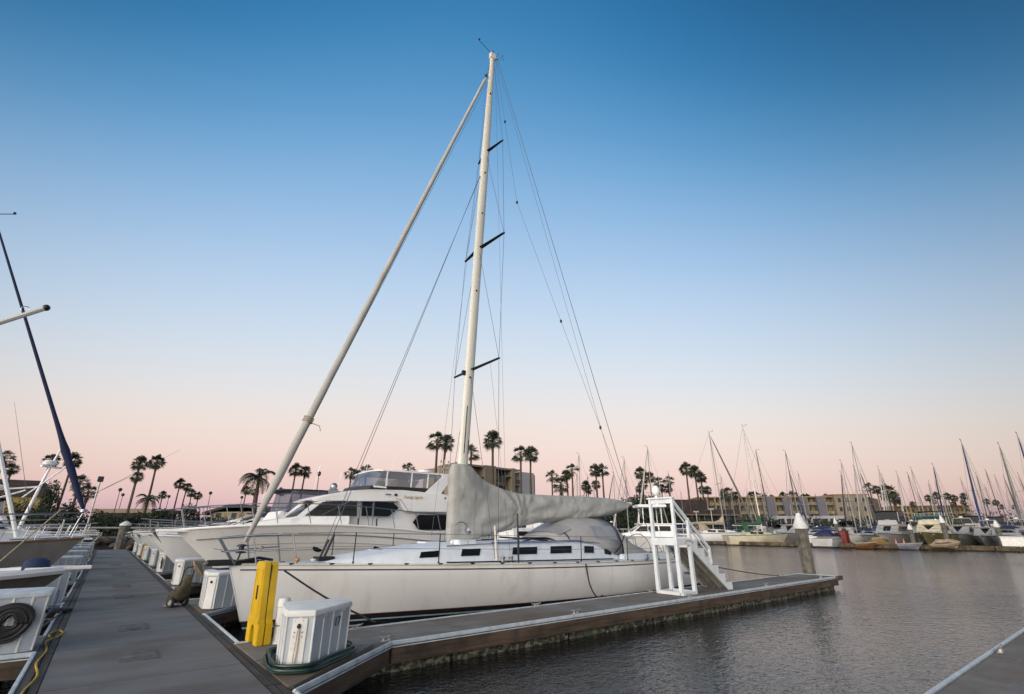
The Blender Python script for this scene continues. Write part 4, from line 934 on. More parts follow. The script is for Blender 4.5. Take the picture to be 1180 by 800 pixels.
# bow platform, anchor, pulpit rails
mb = MB(); mb.prism([(1.15,YM-.16),(1.7,YM-.28),(2.5,YM-.35),(2.5,YM+.35),(1.7,YM+.28),(1.15,YM+.16)], 'z', 1.60, 1.68); mb.build('bow_platform', GELCOAT, my, bev=.015)
mb = MB(); mb.tube([(2.2,YM,1.74),(1.3,YM,1.70),(1.1,YM,1.58)], .028, 8); mb.add([(1.15,YM,1.62),(1.0,YM-.2,1.66),(1.38,YM-.03,1.28),(1.38,YM+.03,1.28),(1.0,YM+.2,1.66)], [(0,1,2),(0,2,3),(0,3,4)]); mb.build('anchor', CLEATM, my)
for s in (-1, 1):
    top = []; 
    for i, t in enumerate((.02,.09,.17,.26,.35,.44,.53,.62,.71,.80,.90)):
        p = Vector(PM(t, zsM(t), s)); p.y -= s*.08; q = p+Vector((-.12, s*.03, .62 if i else .60)); top.append(q); mb = MB(); mb.tube([p+Vector((.08,0,0)), q], .014, 6); mb.build('stanchion', STEEL, my)
    mb = MB(); mb.tube([Vector((1.05,YM+s*.0,2.2)), Vector((1.15,YM+s*.18,2.2))]+top, .017, 6); mb.build('rail', STEEL, my)
# trunk cabin forward, deckhouse, flybridge: outlines in x-z with side taper
YA, YB = 17.02, 20.08
def house(name, pts, ya, yb, m, root, bev=.03, taper=None, ang=40):
    mb = MB(); n = len(pts); yc = (ya+yb)/2
    def yy(p, y):
        k = 1.0
        if taper:
            (xa, ka), (xb, kb), zt, kz = taper; f = max(0, min(1, (p[0]-xa)/(xb-xa))); k = ka+(kb-ka)*f; k *= 1-kz*max(0, p[1]-zt)
        return yc+(y-yc)*k
    a = [(p[0], yy(p, ya), p[1]) for p in pts]; b = [(p[0], yy(p, yb), p[1]) for p in pts]
    mb.add(a+b, [tuple(range(n-1,-1,-1)), tuple(range(n, 2*n))]+[(j, (j+1) % n, n+(j+1) % n, n+j) for j in range(n)])
    return mb.build(name, m, root, bev=bev, ang=ang)
tap = ((3.0,.45),(6.2,1.0),2.0,.10)
house('trunk_cabin', [(3.1,1.72),(3.5,1.84),(4.3,1.98),(4.87,2.07),(6.4,2.10),(6.4,1.6),(3.1,1.6)], YA, YB, GELCOAT, my, taper=tap)
house('deckhouse', [(4.87,2.07),(5.45,2.57),(11.2,2.62),(11.2,1.55),(4.6,1.55),(4.6,2.02)], YA, YB, GELCOAT, my, bev=.02, taper=tap)
house('coach_roof', [(5.15,2.60),(5.5,2.74),(6.3,2.92),(7.0,2.99),(8.3,3.02),(9.3,2.97),(11.3,2.90),(11.3,2.30),(8.42,2.27),(8.1,2.62),(6.5,2.58),(5.4,2.57)], YA-.12, YB+.12, GELCOAT, my, bev=.025, taper=((4.8,.62),(6.8,1.0),2.6,.05))
def side_panel(name, pts, y, m, root, s=-1, th=.02, tp=tap):
    mb = MB(); yc = YM; ring = []
    def yy(p, y_):
        (xa, ka), (xb, kb), zt, kz = tp; f = max(0, min(1, (p[0]-xa)/(xb-xa))); k = (ka+(kb-ka)*f)*(1-kz*max(0, p[1]-zt)); return yc+(y_-yc)*k
    a = [(p[0], yy(p, y)+s*th, p[1]) for p in pts]; b = [(p[0], yy(p, y)-s*.03, p[1]) for p in pts]
    mb.loft([b, a]); return mb.build(name, m, root, bev=.004)
for s, y_ in ((-1, YA), (1, YB)):
    side_panel('side_window', [(5.02,2.10),(5.50,2.535),(5.95,2.575),(6.60,2.585),(6.62,2.10)], y_, GLASS, my, s)
    side_panel('door_window', [(6.80,2.11),(6.80,2.575),(7.16,2.575),(7.16,2.11)], y_, GLASS, my, s)
    side_panel('side_window', [(7.24,2.11),(7.24,2.575),(7.95,2.575),(8.17,2.40),(7.78,2.10)], y_, GLASS, my, s)
    side_panel('aft_window', [(8.75,1.92),(8.98,2.18),(10.5,2.20),(10.75,2.0),(10.75,1.66),(9.0,1.66)], y_, GLASS, my, s)
    mb = MB(); mb.bar((6.71,y_+s*.004,1.62),(6.71,y_+s*.004,2.60),.018,.02); mb.bar((7.20,y_+s*.004,1.62),(7.20,y_+s*.004,2.60),.018,.02); mb.build('door_frame', mat('rub_rail_grey', (.22,.21,.2), .5), my)
    for x in (6.62, 7.28):
        mb = MB(); mb.tube([(x,y_+s*.16,2.02),(x,y_+s*.20,1.72),(x-.06,y_+s*.20,1.64),(x-.15,y_+s*.20,1.66),(x-.16,y_+s*.18,1.76)], .026, 8); mb.build('fender_hook', BLACKR, my)
    # line framing the overhang
    mb = MB(); mb.tube([(7.95,y_+s*.135,2.72),(8.13,y_+s*.135,2.68),(8.45,y_+s*.135,2.30)], .008, 5); mb.build('panel_seam', mat('rub_rail_grey', (.22,.21,.2), .5), my)
    side_panel('arch', [(9.20,2.95),(9.95,3.62),(9.9,3.72),(10.32,3.72),(10.42,3.66),(9.88,2.93)], y_-s*.12, GELCOAT, my, s, .06, ((0,1),(1,1),9,0))
    mb = MB(); mb.tube([(9.95,y_+s*.08,2.92),(11.2,y_+s*.08,2.92),(11.2,y_+s*.08,2.55)], .014, 6); mb.tube([(10.35,y_+s*.1,2.92),(10.35,y_+s*.1,1.7)], .02, 6); mb.build('deck_rail', STEEL, my)
# windscreen round the front
gw = []
for z, f in ((2.09, 0), (2.57, 1)):
    row = []
    for j in range(9):
        u = -1+2*j/8; row.append((4.82+.60*f+.22*abs(u)**2.2, YM+u*(1.53*(.78 if f == 0 else .83)), z-.01))
    gw.append(row)
mb = MB(); mb.sheet(gw); mb.build('windscreen', GLASS, my, thick=.02)
mb = MB(); g0, g1 = Vector((5.45,16.98,2.12)), Vector((6.35,16.96,2.60)); mb.bar(g0, g1, .03, .008); mb.build('wiper', mat('pale_wiper', (.25,.25,.26), .5), my)
# flybridge: dark venturi coaming, clear enclosure panels, hardtop frame, arch top
rings = [[(x, YM+s_, z) for x, s_ in ((7.0+.35*k,-1.32),(6.8+.35*k,-.8),(6.7+.35*k,0),(6.8+.35*k,.8),(7.0+.35*k,1.32),(8.7,1.36),(9.5,1.36),(9.5,-1.36),(8.7,-1.36))] for z, k in ((2.93,0),(3.10,.25),(3.15,.3))]
mb = MB(); mb.loft(rings); mb.build('flybridge_coaming', DARKIN, my)
def encl(x0, x1, z0a, z0b, z1a, z1b, y_):
    mb = MB(); mb.sheet([[(x0,y_,z0a),(x1,y_,z0b)],[(x0+.02,y_,z1a),(x1+.02,y_,z1b)]]); return mb.build('clear_panel', VINYLWIN, my)
for y_ in (YM-1.3, YM+1.3):
    for x0_, x1_ in ((7.75,8.65),(8.72,9.35),(9.4,9.95)): encl(x0_, x1_, 3.13, 3.05 if x0_ > 8 else 3.10, 3.66, 3.67, y_)
g = []
for z, f in ((3.12,0),(3.40,.55),(3.62,.85),(3.70,1)):
    g.append([(6.98+.30*f+.25*abs(u)**2.5+(1.0 if abs(u) > .99 else 0)*.35, YM+u*1.30, z) for u in [-1,-.99,-.75,-.4,0,.4,.75,.99,1]])
mb = MB(); mb.sheet(g); mb.build('curved_windscreen', VINYLWIN, my)
for y_ in (YM-1.31, YM+1.31):
    mb = MB()
    for x in (7.68,8.68,9.37): mb.bar((x,y_,3.08),(x+.02,y_,3.68),.05,.03)
    mb.bar((7.5,y_,3.70),(9.95,y_,3.71),.05,.05); mb.bar((7.2,y_,3.12),(9.5,y_,3.03),.05,.06); mb.build('enclosure_rail', GELCOAT, my, bev=.004)
mb = MB(); rings = [[(7.38,YM+u*1.25,z) for u, z in ((-1,3.70),(-.5,3.74),(0,3.75),(.5,3.74),(1,3.70))], [(8.3,YM+u*1.3,z) for u, z in ((-1,3.73),(-.5,3.79),(0,3.80),(.5,3.79),(1,3.73))], [(10.3,YM+u*1.3,z) for u, z in ((-1,3.73),(-.5,3.76),(0,3.77),(.5,3.76),(1,3.73))]]
mb.sheet(rings); mb.build('hardtop', GELCOAT, my, thick=.05)
mb = MB(); mb.box(7.6,17.9,3.0,8.0,18.9,3.38); mb.box(8.2,17.5,3.0,8.7,18.0,3.45); mb.box(8.9,18.8,3.0,9.5,19.5,3.3); mb.build('helm_seat', CREAM, my, bev=.05)
mb = MB(); mb.lathe((9.75,18.2,3.80), [(.05,0),(.27,.02),(.30,.06),(.27,.12),(.05,.15)], 16); mb.build('radar', GELCOAT, my, ang=30)
mb = MB(); mb.tube([(10.25,17.6,3.75),(10.3,17.6,4.35)], .02, 6); mb.tube([(10.1,17.6,4.10),(10.5,17.6,4.10)], .015, 6); mb.tube([(10.2,17.6,3.95),(10.45,17.6,3.95)], .03, 6)
for dx, dz in ((-.15,.28),(.2,.3),(.25,.1)): mb.ball((10.28+dx,17.6,4.1+dz*.6), .045, 1, 8, 6)
mb.build('light_mast', CLEATM, my)
for x, y_, h in ((8.9,19.8,1.7),(7.7,19.6,1.5)): mb = MB(); mb.tube([(x,y_,3.0),(x+.2,y_,3.0+h)], .009, 5); mb.build('whip_antenna', GELCOAT, my)
mb = MB(); mb.ball((6.05,18.0,3.10), .13, 1); mb.box(5.9,17.95,2.86,6.2,18.05,3.02); mb.build('searchlight', STEEL, my)
mb = MB(); mb.lathe((7.95,16.93,2.84), [(.045,-.02),(.05,.02),(.02,.03)], 12, Matrix(((1,0,0),(0,0,-1),(0,1,0)))); mb.lathe((10.0,16.93,2.80), [(.03,-.02),(.035,.02),(.01,.03)], 12, Matrix(((1,0,0),(0,0,-1),(0,1,0)))); mb.box(7.55,16.88,2.83,7.75,16.92,2.86); mb.build('vent', DARKMETAL, my)
text_mesh('Family Spirit', .155, 'name_lettering', GOLD, my, Matrix(((1,0,0,8.62),(0,0,-1,16.885),(0,1,0,2.78),(0,0,0,1))), .003, .25)
mb = MB(); mb.box(11.3,YM-1.9,1.0,11.55,YM+1.9,1.5); mb.build('swim_platform', TEAK, my)
rebase(my, (6.5, YM, WATER))

# ================================================================ generic cruiser, bow at x=0 pointing -x, water at z=0
def cruiser(name, lab, L=10.0, W=3.4, fb=1.5, kind='fly', hullm=GELCOAT, boot=NAVY, canopy=BLACKCANVAS, househ=1.3, rail=True, group=None, flare=2.0, cat='motor boat', boatm=None, cloth_sides=False, radar=True, panelm=None):
    t = thing(name, lab, cat, group); HB = W/2; bm_ = boatm or hullm
    zs = lambda q: fb*(1.15-.28*q+.08*q*q)
    P = make_hull(t, L, HB, zs, 0.0, 0.0, 1.0, zb=-.5, water=0.0, flare=flare, m=hullm, boot=boot, nt=18, bootz=.14, full=.55)
    for s in (-1, 1):
        mb = MB(); mb.tube(edge_line(P, zs, -.02, .012, 14, s), .035, 5); mb.build('rub_rail', DARKMETAL if hullm is not GELCOAT else GELCOAT, t)
    tp = ((L*.12,.45),(L*.38,1.0),fb*1.1,.12); ya, yb = -HB*.78, HB*.78
    d0 = fb*1.02; h1 = d0+househ
    def hs(nm, pts, m, f=1.0, bev=.03, tt=tp): return house(nm, pts, ya*f, yb*f, m, t, bev=bev, taper=tt)
    hs('trunk_cabin', [(L*.16,d0),(L*.20,d0+.22),(L*.36,d0+.42),(L*.42,d0+.42),(L*.42,d0-.1),(L*.16,d0-.1)], bm_)
    cab = hs('cabin', [(L*.33,d0+.40),(L*.44,h1-.08),(L*.46,h1),(L*.80,h1+.02),(L*.80,d0-.1),(L*.33,d0-.1)], bm_)
    for s in (-1, 1):
        mb = MB(); o_ = HB*.78; z0, z1 = d0+.48, h1-.16
        for (xa, xb, sl_) in ((.365,.50,.06),(.515,.62,0),(.635,.76,0)):
            pts = [(L*xa, z0), (L*(xa+sl_), z1), (L*xb, z1), (L*xb, z0)]
            def yy(p): k = max(.45, min(1, .45+.55*(p[0]-L*.12)/(L*.26)))*(1-.12*max(0, p[1]-fb*1.1)); return s*(o_*k+.012)
            a = [(p[0], yy(p), p[1]) for p in pts]; b = [(p[0], yy(p)-s*.04, p[1]) for p in pts]; mb.loft([b, a])
        mb.build('side_window', GLASS, cab)
    mb = MB(); g = []
    for z, x in ((d0+.46, L*.345), (h1-.13, L*.438)):
        g.append([(x-.05+.12*u*u, u*HB*.78*.86, z) for u in (-1,-.5,0,.5,1)])
    mb.sheet(g); mb.build('windscreen', GLASS, cab, thick=.03)
    if kind in ('fly', 'flytop'):
        fl = hs('flybridge', [(L*.44,h1),(L*.47,h1+.62),(L*.50,h1+.62),(L*.51,h1+.12),(L*.74,h1+.12),(L*.745,h1+.45),(L*.80,h1+.45),(L*.82,h1)], bm_, .9, .03)
        mb = MB(); g = [[(L*.475+.2*u*u, u*HB*.66, h1+.62) for u in (-1,-.5,0,.5,1)], [(L*.50+.2*u*u, u*HB*.64, h1+.95) for u in (-1,-.5,0,.5,1)]]; mb.sheet(g); mb.build('screen', VINYLWIN, fl, thick=.01)
        zt = h1+1.75
        mb = MB(); g = [[(L*xx, u*HB*.72, zt+.10*(1-u*u)-(.05 if xx in (.46,.78) else 0)) for u in (-1,-.6,0,.6,1)] for xx in (.46,.55,.65,.78)]; mb.sheet(g); mb.build('bimini', canopy, t, thick=.06)
        for s in (-1, 1):
            mb = MB(); mb.tube([(L*.48,s*HB*.7,h1+.4),(L*.50,s*HB*.70,zt)], .02, 5); mb.tube([(L*.74,s*HB*.7,h1+.3),(L*.75,s*HB*.7,zt)], .02, 5); mb.tube([(L*.60,s*HB*.7,h1+.1),(L*.62,s*HB*.7,zt)], .02, 5); mb.build('bimini_frame', STEEL, t)
            if cloth_sides:
                mb = MB(); mb.sheet([[(L*.485,s*HB*.71,h1+.55),(L*.60,s*HB*.71,h1+.45),(L*.75,s*HB*.71,h1+.45)],[(L*.50,s*HB*.71,zt),(L*.62,s*HB*.71,zt),(L*.76,s*HB*.71,zt)]]); mb.build('clear_panel', panelm or VINYLWIN, t)
        if cloth_sides:
            mb = MB(); mb.sheet([[(L*.48,u*HB*.7,h1+.6) for u in (-1,-.35,.35,1)],[(L*.495,u*HB*.7,zt) for u in (-1,-.35,.35,1)]]); mb.build('clear_panel', panelm or VINYLWIN, t)
    if kind == 'hard':
        mb = MB(); mb.box(L*.42,-HB*.75,h1+.01,L*.93,HB*.75,h1+.09); mb.build('hardtop', bm_, t, bev=.03)
        for s in (-1,1): mb = MB(); mb.tube([(L*.9,s*HB*.7,fb*.9),(L*.9,s*HB*.7,h1)], .03, 6); mb.build('post', STEEL, t)
    if kind == 'open':
        rings = [[(L*xx, u*HB*.85, d0+.25+(zt_-d0-.25)*max(0, 1-abs(u)**3)) for u in (-1,-.85,-.5,0,.5,.85,1)] for xx, zt_ in ((.42,d0+.9),(.52,h1+.3),(.75,h1+.35),(.88,h1+.1),(.97,d0+.4))]
        mb = MB(); mb.sheet(rings); mb.build('cockpit_canopy', canopy, t, thick=.03)
    if radar:
        mb = MB()
        for s in (-1, 1): mb.tube([(L*.80,s*HB*.7,h1-.05),(L*.76,s*HB*.5,h1+1.05)], .05, 6)
        mb.tube([(L*.76,-HB*.5,h1+1.05),(L*.76,HB*.5,h1+1.05)], .05, 6); arch_ = mb.build('radar_arch', bm_, t)
        mb = MB(); mb.lathe((L*.76,0,h1+1.1), [(.05,0),(.24,.03),(.26,.1),(.2,.18),(.04,.2)], 12); mb.build('radar', GELCOAT, arch_, ang=30)
        mb = MB(); mb.tube([(L*.77,HB*.45,h1+1.0),(L*.80,HB*.5,h1+3.2)], .012, 4); mb.build('whip_antenna', GELCOAT, arch_)
    if rail:
        for s in (-1, 1):
            top = []; mb = MB()
            for q in (.03,.12,.22,.32,.42,.52,.62):
                p = Vector(P(q, zs(q), s)); p.y -= s*.06; r_ = p+Vector((-.1,0,.6)); top.append(r_); mb.tube([p, r_], .013, 5)
            mb.tube([(-.15,0,zs(0)+.62)]+top, .016, 5); mb.build('rail', STEEL, t)
    mb = MB(); mb.box(L+.0,-HB*.8,.2,L+.55,HB*.8,.27); mb.build('swim_platform', TEAK, t)
    mb = MB(); mb.prism([(-.35,-.13),(.1,-.2),(.7,-.22),(.7,.22),(.1,.2),(-.35,.13)], 'z', zs(0)-.0, zs(0)+.06); bp_ = mb.build('bow_platform', bm_, t, bev=.01)
    mb = MB(); mb.tube([(.4,0,zs(0)+.12),(-.25,0,zs(0)+.10),(-.42,0,zs(0)-.02)], .025, 6); mb.add([(-.38,0,zs(0)+.02),(-.5,-.17,zs(0)+.05),(-.2,0,zs(0)-.3),(-.5,.17,zs(0)+.05)], [(0,1,2),(0,2,3)]); mb.build('anchor', CLEATM, bp_)
    return t
# the row on the right of the walkway, bows towards the walkway
c2 = cruiser('motor_yacht', 'white flybridge cruiser with black bimini and clear curtains, second hull past the sailboat', 12.0, 4.1, 2.1, 'fly', cloth_sides=True, househ=.85, cat='motor yacht')
c2.location = (1.35, 25.0, WATER); c2.scale = (.80,.92,.80)
c3 = cruiser('motor_boat', 'third white motor boat bow in the right-hand row with a low cabin', 10.5, 3.8, 1.75, 'open', househ=.95, canopy=BLACKCANVAS, cat='motor boat')
c3.location = (1.4, 31.3, WATER)
c4 = cruiser('motor_boat', 'white cruiser with a tan canopy and tubular rails, fourth hull in the right-hand row', 10.5, 3.6, 1.6, 'open', househ=1.1, canopy=TANCANVAS, radar=False)
c4.location = (1.5, 36.6, WATER)
c5 = dup(c3, (1.5, 43.3, WATER), 0, .95, 'small white motor boat with a low cabin, fifth hull in the right-hand row')
c6 = dup(c4, (1.6, 49.8, WATER), 0, .9, 'white boat with a tan canopy farthest down the right-hand row')
# ================================================================ left-hand row, bows towards the walkway (pointing +x)
def cruiserL(src, loc, sc, lab): return dup(src, loc, math.pi, sc, lab)
l1 = cruiser('motor_boat', 'motor boat with shade-toned hull and a blue cover on its foredeck, nearest on the left', 9.0, 3.2, 1.15, 'open', househ=.8, canopy=NAVY, rail=False, radar=False, hullm=mat('shade_toned_hull', (.15,.145,.13), .5, var=.15), boatm=GELCOAT)  # shade on the hull side is put into its dark olive-grey colour
for s in (-1, 1):
    pts_ = [(.0,.03,1.32),(.6,.62,1.30),(1.5,1.08,1.26),(3,1.44,1.20),(5,1.60,1.13),(9,1.56,1.03)]; mb = MB(); mb.tube([(x,y_*s,z) for x,y_,z in pts_], .075, 6); mb.build('gunwale', GELCOAT, l1)
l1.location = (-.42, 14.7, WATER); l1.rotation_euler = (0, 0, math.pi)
for c_ in list(l1.children):
    for g_ in list(c_.children):
        if g_.name.startswith('anchor'): bpy.data.objects.remove(g_)
rings = [[(.55+.22*math.cos(a)*f, .20*math.sin(a)*f, 1.30+z) for a in [2*math.pi*j/12 for j in range(12)]] for z, f in ((0,1),(.1,1.02),(.2,.9),(.26,.5))]
mb = MB(); mb.loft(rings); mb.build('windlass_cover', BLUECANVAS, l1)
for dy in (0, .10):
    mb = MB(); mb.tube([(1.25,.6+dy,1.25),(.42,.35+dy,2.50)], .010, 5); mb.build('boat_hook', ROPET, l1)
mb = MB(); mb.tube([(5.5,.3,3.6),(1.83,0,6.9)], .055, 8); mb.tube([(5.5,.3,1.9),(5.5,.3,5.0)], .06, 8); ob = mb.build('outrigger_boom', ALU, l1)
mb = MB(); mb.ball((1.80,0,6.93), .075, 1, 10, 8); mb.build('boom_tip', DARKMETAL, ob)
mb = MB(); mb.tube([(2.12+.07*math.cos(a), 0, 6.80+.07*math.sin(a)) for a in [2*math.pi*i/12 for i in range(12)]], .009, 5, closed=True); mb.build('eye', STEEL, ob)

def sailer(name, lab, L=10.0, W=3.1, fb=1.05, mast=13.0, hullm=GELCOAT, trim=None, coverm=BLUECANVAS, jib=None, boot=NAVY, group=None, mastm=OLDMAST, cat='sailboat', seg=14):
    """bow at x=0 pointing -x, mast foot at x=.40 L"""
    t = thing(name, lab, cat, group); HB = W/2; zs = lambda q: fb*(1.2-.45*q+.25*q*q)
    x0 = lambda z: (zs(0)-z)*.75; x1 = lambda z: L-(zs(1)-z)*.15
    half = lambda q: HB*math.sin(math.pi/2*min(1, q/.6))**1.0*(1 if q < .6 else 1-.32*((q-.6)/.4)**2)
    sec = lambda q, u: (1-(1-u)**2.2)**(.5+.5*(1-q)**3); P = hull_fn(x0, x1, zs, -.55, half, sec, 0.0)
    weld(hull_mb(P, zs, .10, None, seg, 5).build('hull', hullm, t)); weld(hull_mb(P, zs, -.5, .10, seg, 2).build('bottom', boot, t)); deck_mb(P, zs, .06, -.015, seg).build('deck', NONSKID, t)
    for s in (-1, 1):
        mb = MB(); mb.tube(edge_line(P, zs, 0, .01, 14, s), .03, 5); mb.build('toe_rail', trim or TEAK, t)
    d0 = fb; tp = ((L*.2,.45),(L*.45,1.0),fb,.1)
    cb = house('cabin', [(L*.26,d0),(L*.32,d0+.28),(L*.50,d0+.45),(L*.68,d0+.50),(L*.71,d0-.05),(L*.26,d0-.05)], -HB*.6, HB*.6, hullm if hullm in (GELCOAT, CREAM) else GELCOAT, t, taper=tp)
    mb = MB()
    for s in (-1, 1):
        for xa, xb in ((.44,.52),(.55,.64)): mb.box(L*xa, s*HB*.575-.03, d0+.16, L*xb, s*HB*.575+.03, d0+.34)
    mb.build('portlight', GLASS, cb)
    mx = L*.40; mb = MB(); mb.tube([(mx,0,fb*.9),(mx+mast*.012,0,mast*.6),(mx+mast*.02,0,mast)], [.075,.068,.045], 8); mt = mb.build('mast', mastm, t)
    top = Vector((mx+mast*.02,0,mast))
    mb = MB(); mb.tube([top, top+Vector((0,0,.35))], .02, 4); mb.tube([top+Vector((-.05,0,.05)), top+Vector((-.5,0,.25))], .015, 4); mb.ball(top+Vector((-.5,0,.28)), .05, 1, 6, 4); mb.build('wind_vane', DARKMETAL, mt)
    sp = []
    for zf, w_ in ((.52, HB*.55),):
        mb = MB(); mb.tube([(mx+.1,-w_,mast*zf),(mx+.06,0,mast*zf-.06),(mx+.1,w_,mast*zf)], .03, 5); mb.build('spreader', mastm, mt)
    mb = MB()
    for s in (-1, 1):
        mb.tube([(mx+.1,s*HB*.92,fb),(mx+.1,s*HB*.55,mast*.52),top], .013, 3, caps=False); mb.tube([(mx-.2,s*HB*.9,fb),(mx+.06,0,mast*.51)], .013, 3, caps=False)
    mb.tube([top,(L-.1,0,fb*1.0)], .013, 3, caps=False); mb.build('shroud', WIRE, mt)
    a = Vector((.25,0,zs(0)+.25)); k0 = .06
    if jib: mb = MB(); b = top+Vector((-.1,0,-.4)); mb.tube([a, a.lerp(b,.05), a.lerp(b,.15), a.lerp(b,.5), a.lerp(b,.92), b], [.05,.10,.14,.11,.06,.02], 7); mb.build('furled_headsail', jib, t)
    else: mb = MB(); mb.tube([a, top], .014, 3); mb.build('forestay', WIRE, t)
    bz = fb+1.15; bl = L*.42; rings = []
    for k in range(9):
        u = k/8; x = mx+.05+bl*u; h = .22+.10*math.sin(math.pi*min(1,u*1.1))+(.9*max(0, 1-u*6)); r_ = .14*(1-.35*u)+.03
        rings.append([(x, r_*math.cos(q), bz-.12+h*(.5+.5*math.sin(q))) for q in [2*math.pi*j/8 for j in range(8)]])
    mb = MB(); mb.loft(rings); mb.build('boom_cover', coverm, t, ang=70)
    mb = MB(); mb.tube([(mx,0,bz-.14),(mx+bl+.3,0,bz-.12)], .05, 6); mb.build('boom', mastm, t)
    rings = [[(L*xx, u*HB*.6, d0+.35+(zz_)*max(0, 1-abs(u)**3)) for u in (-1,-.8,-.4,0,.4,.8,1)] for xx, zz_ in ((.60,.25),(.645,.72),(.73,.78))]
    mb = MB(); mb.sheet(rings); mb.build('dodger', coverm, t, thick=.03)
    mb = MB()
    for s in (-1, 1):
        pts = []
        for q in (.05,.18,.32,.46,.6,.75,.9,1.0):
            p = Vector(P(q, zs(q), s)); p.y -= s*.05; pts.append(p+Vector((0,0,.6))); mb.tube([p, pts[-1]], .012, 4)
        mb.tube([Vector((-.05,0,zs(0)+.65))]+pts, .009, 4); mb.tube([p_-Vector((0,0,.28)) for p_ in pts], .007, 3)
    mb.build('railing', STEEL, t)
    return t
NAVYSAIL = mat('navy_sail_cover', (.006,.012,.055), .8, var=.1)
l2 = sailer('sailboat', 'sailboat with a dark blue furled headsail slanting up out of the left edge', 11.4, 3.4, 1.55, 11.9, hullm=mat('taupe_hull', (.22,.205,.18), .45, var=.1), jib=None, coverm=NAVYSAIL)
# its rig is lower and farther aft than the plain one: the headsail with its fat blue foot is built to the photograph
for ch in list(l2.children):
    if ch.name.startswith('forestay'): bpy.data.objects.remove(ch)
a = Vector((.22,0,2.72)); b = Vector((4.55,0,11.55)); 
mb = MB(); n_ = 30; pts = [a.lerp(b, i/n_) for i in range(n_+1)]; rr = [.03+.05*math.exp(-((i/n_-.17)/.08)**2)*(1+.3*math.sin(i*2.3))+.04*(1-i/n_) for i in range(n_+1)]; rr[0] = .04
mb.tube(pts, rr, 9); mb.build('furled_headsail', NAVYSAIL, l2, ang=60)
mb = MB(); mb.lathe(a-Vector((.02,0,.08)), [(.03,-.02),(.09,0),(.09,.08),(.03,.1)], 12); mb.build('furler_drum', STEEL, l2)
mb = MB(); mb.tube([(.20,0,2.62),(.36,0,1.95)], .022, 6); mb.tube([(.20,0,2.62),(2.5,-.75,2.5),(4.0,-1.3,2.42)], .022, 6); mb.tube([(.20,0,2.62),(2.5,.75,2.5),(4.0,1.3,2.42)], .022, 6); mb.build('pulpit', STEEL, l2)
mb = MB(); mb.tube([(1.55,0,1.9),(2.52,0,4.22),(4.0,0,7.7)], .055, 8); mb.build('whisker_pole', GELCOAT, l2)
l2.location = (-.50, 21.3, WATER); l2.rotation_euler = (0, 0, math.pi)
l3 = cruiser('fishing_boat', 'white sport fishing boat with a tall radar mast at the left edge', 11.5, 4.0, 1.5, 'hard', househ=1.5, canopy=TANCANVAS, radar=False, cat='fishing boat')
l3.location = (-.7, 28.0, WATER); l3.rotation_euler = (0, 0, math.pi)
mb = MB(); mb.tube([(2.05,0,1.9),(1.75,0,4.2),(1.55,0,5.3)], [.07,.05,.03], 8); mb.bar((1.35,-.3,4.55),(1.95,.3,4.55),.10,.06); mb.bar((1.9,-.02,3.75),(3.3,-.02,3.55),.05,.06); mb.tube([(2.2,0,3.6),(4.4,0,2.6)], .035, 6); mb.tube([(2.2,.3,3.3),(1.3,.3,4.4),(1.0,.3,4.9)], .03, 6); ms = mb.build('radar_mast', GELCOAT, l3)
mb = MB(); mb.lathe((1.75,0,4.60), [(.05,0),(.22,.03),(.24,.12),(.17,.2),(.04,.23)], 14); mb.lathe((3.0,0,3.62), [(.05,0),(.2,.02),(.2,.12),(.04,.16)], 12); mb.build('radar', GELCOAT, ms, ang=30)
for x, y_, x2, z2 in ((1.2,.5,-2.6,5.6),(1.4,-.3,-2.2,5.2),(1.8,.2,3.4,7.0),(4.0,0,5.0,8.4)): mb = MB(); mb.tube([(x,y_,2.6),(x2,y_,z2)], [.012,.004], 4); mb.build('fishing_rod', WIRE, ms)
l4 = cruiserL(c4, (-.6, 34.6, WATER), 1.0, 'white motor boat with a tan canopy in the left-hand row, just past the radar mast')
l5 = cruiserL(c3, (-.6, 41.0, WATER), .95, 'white motor boat with a low dark-topped cabin, far down the left-hand row')
l6 = cruiserL(c2, (-.8, 47.5, WATER), .85, 'white flybridge boat farthest down the left-hand row')
l0 = dup(c2, (-7.0, 54.2, WATER), math.pi, 1.0, 'white flybridge boat half hidden behind the left-hand row')
t = thing('lamp_post', 'thin grey post with a small lamp rising among the boats on the left', 'lamp post'); mb = MB(); mb.tube([(0,0,0),(0,0,4.3)], .05, 6); mb.build('post', CLEATM, t); mb = MB(); mb.box(-.14,-.14,4.3,.14,.14,4.6); mb.build('lamp', DARKMETAL, t, bev=.02)
t.location = (-.9, 38.0, 0)
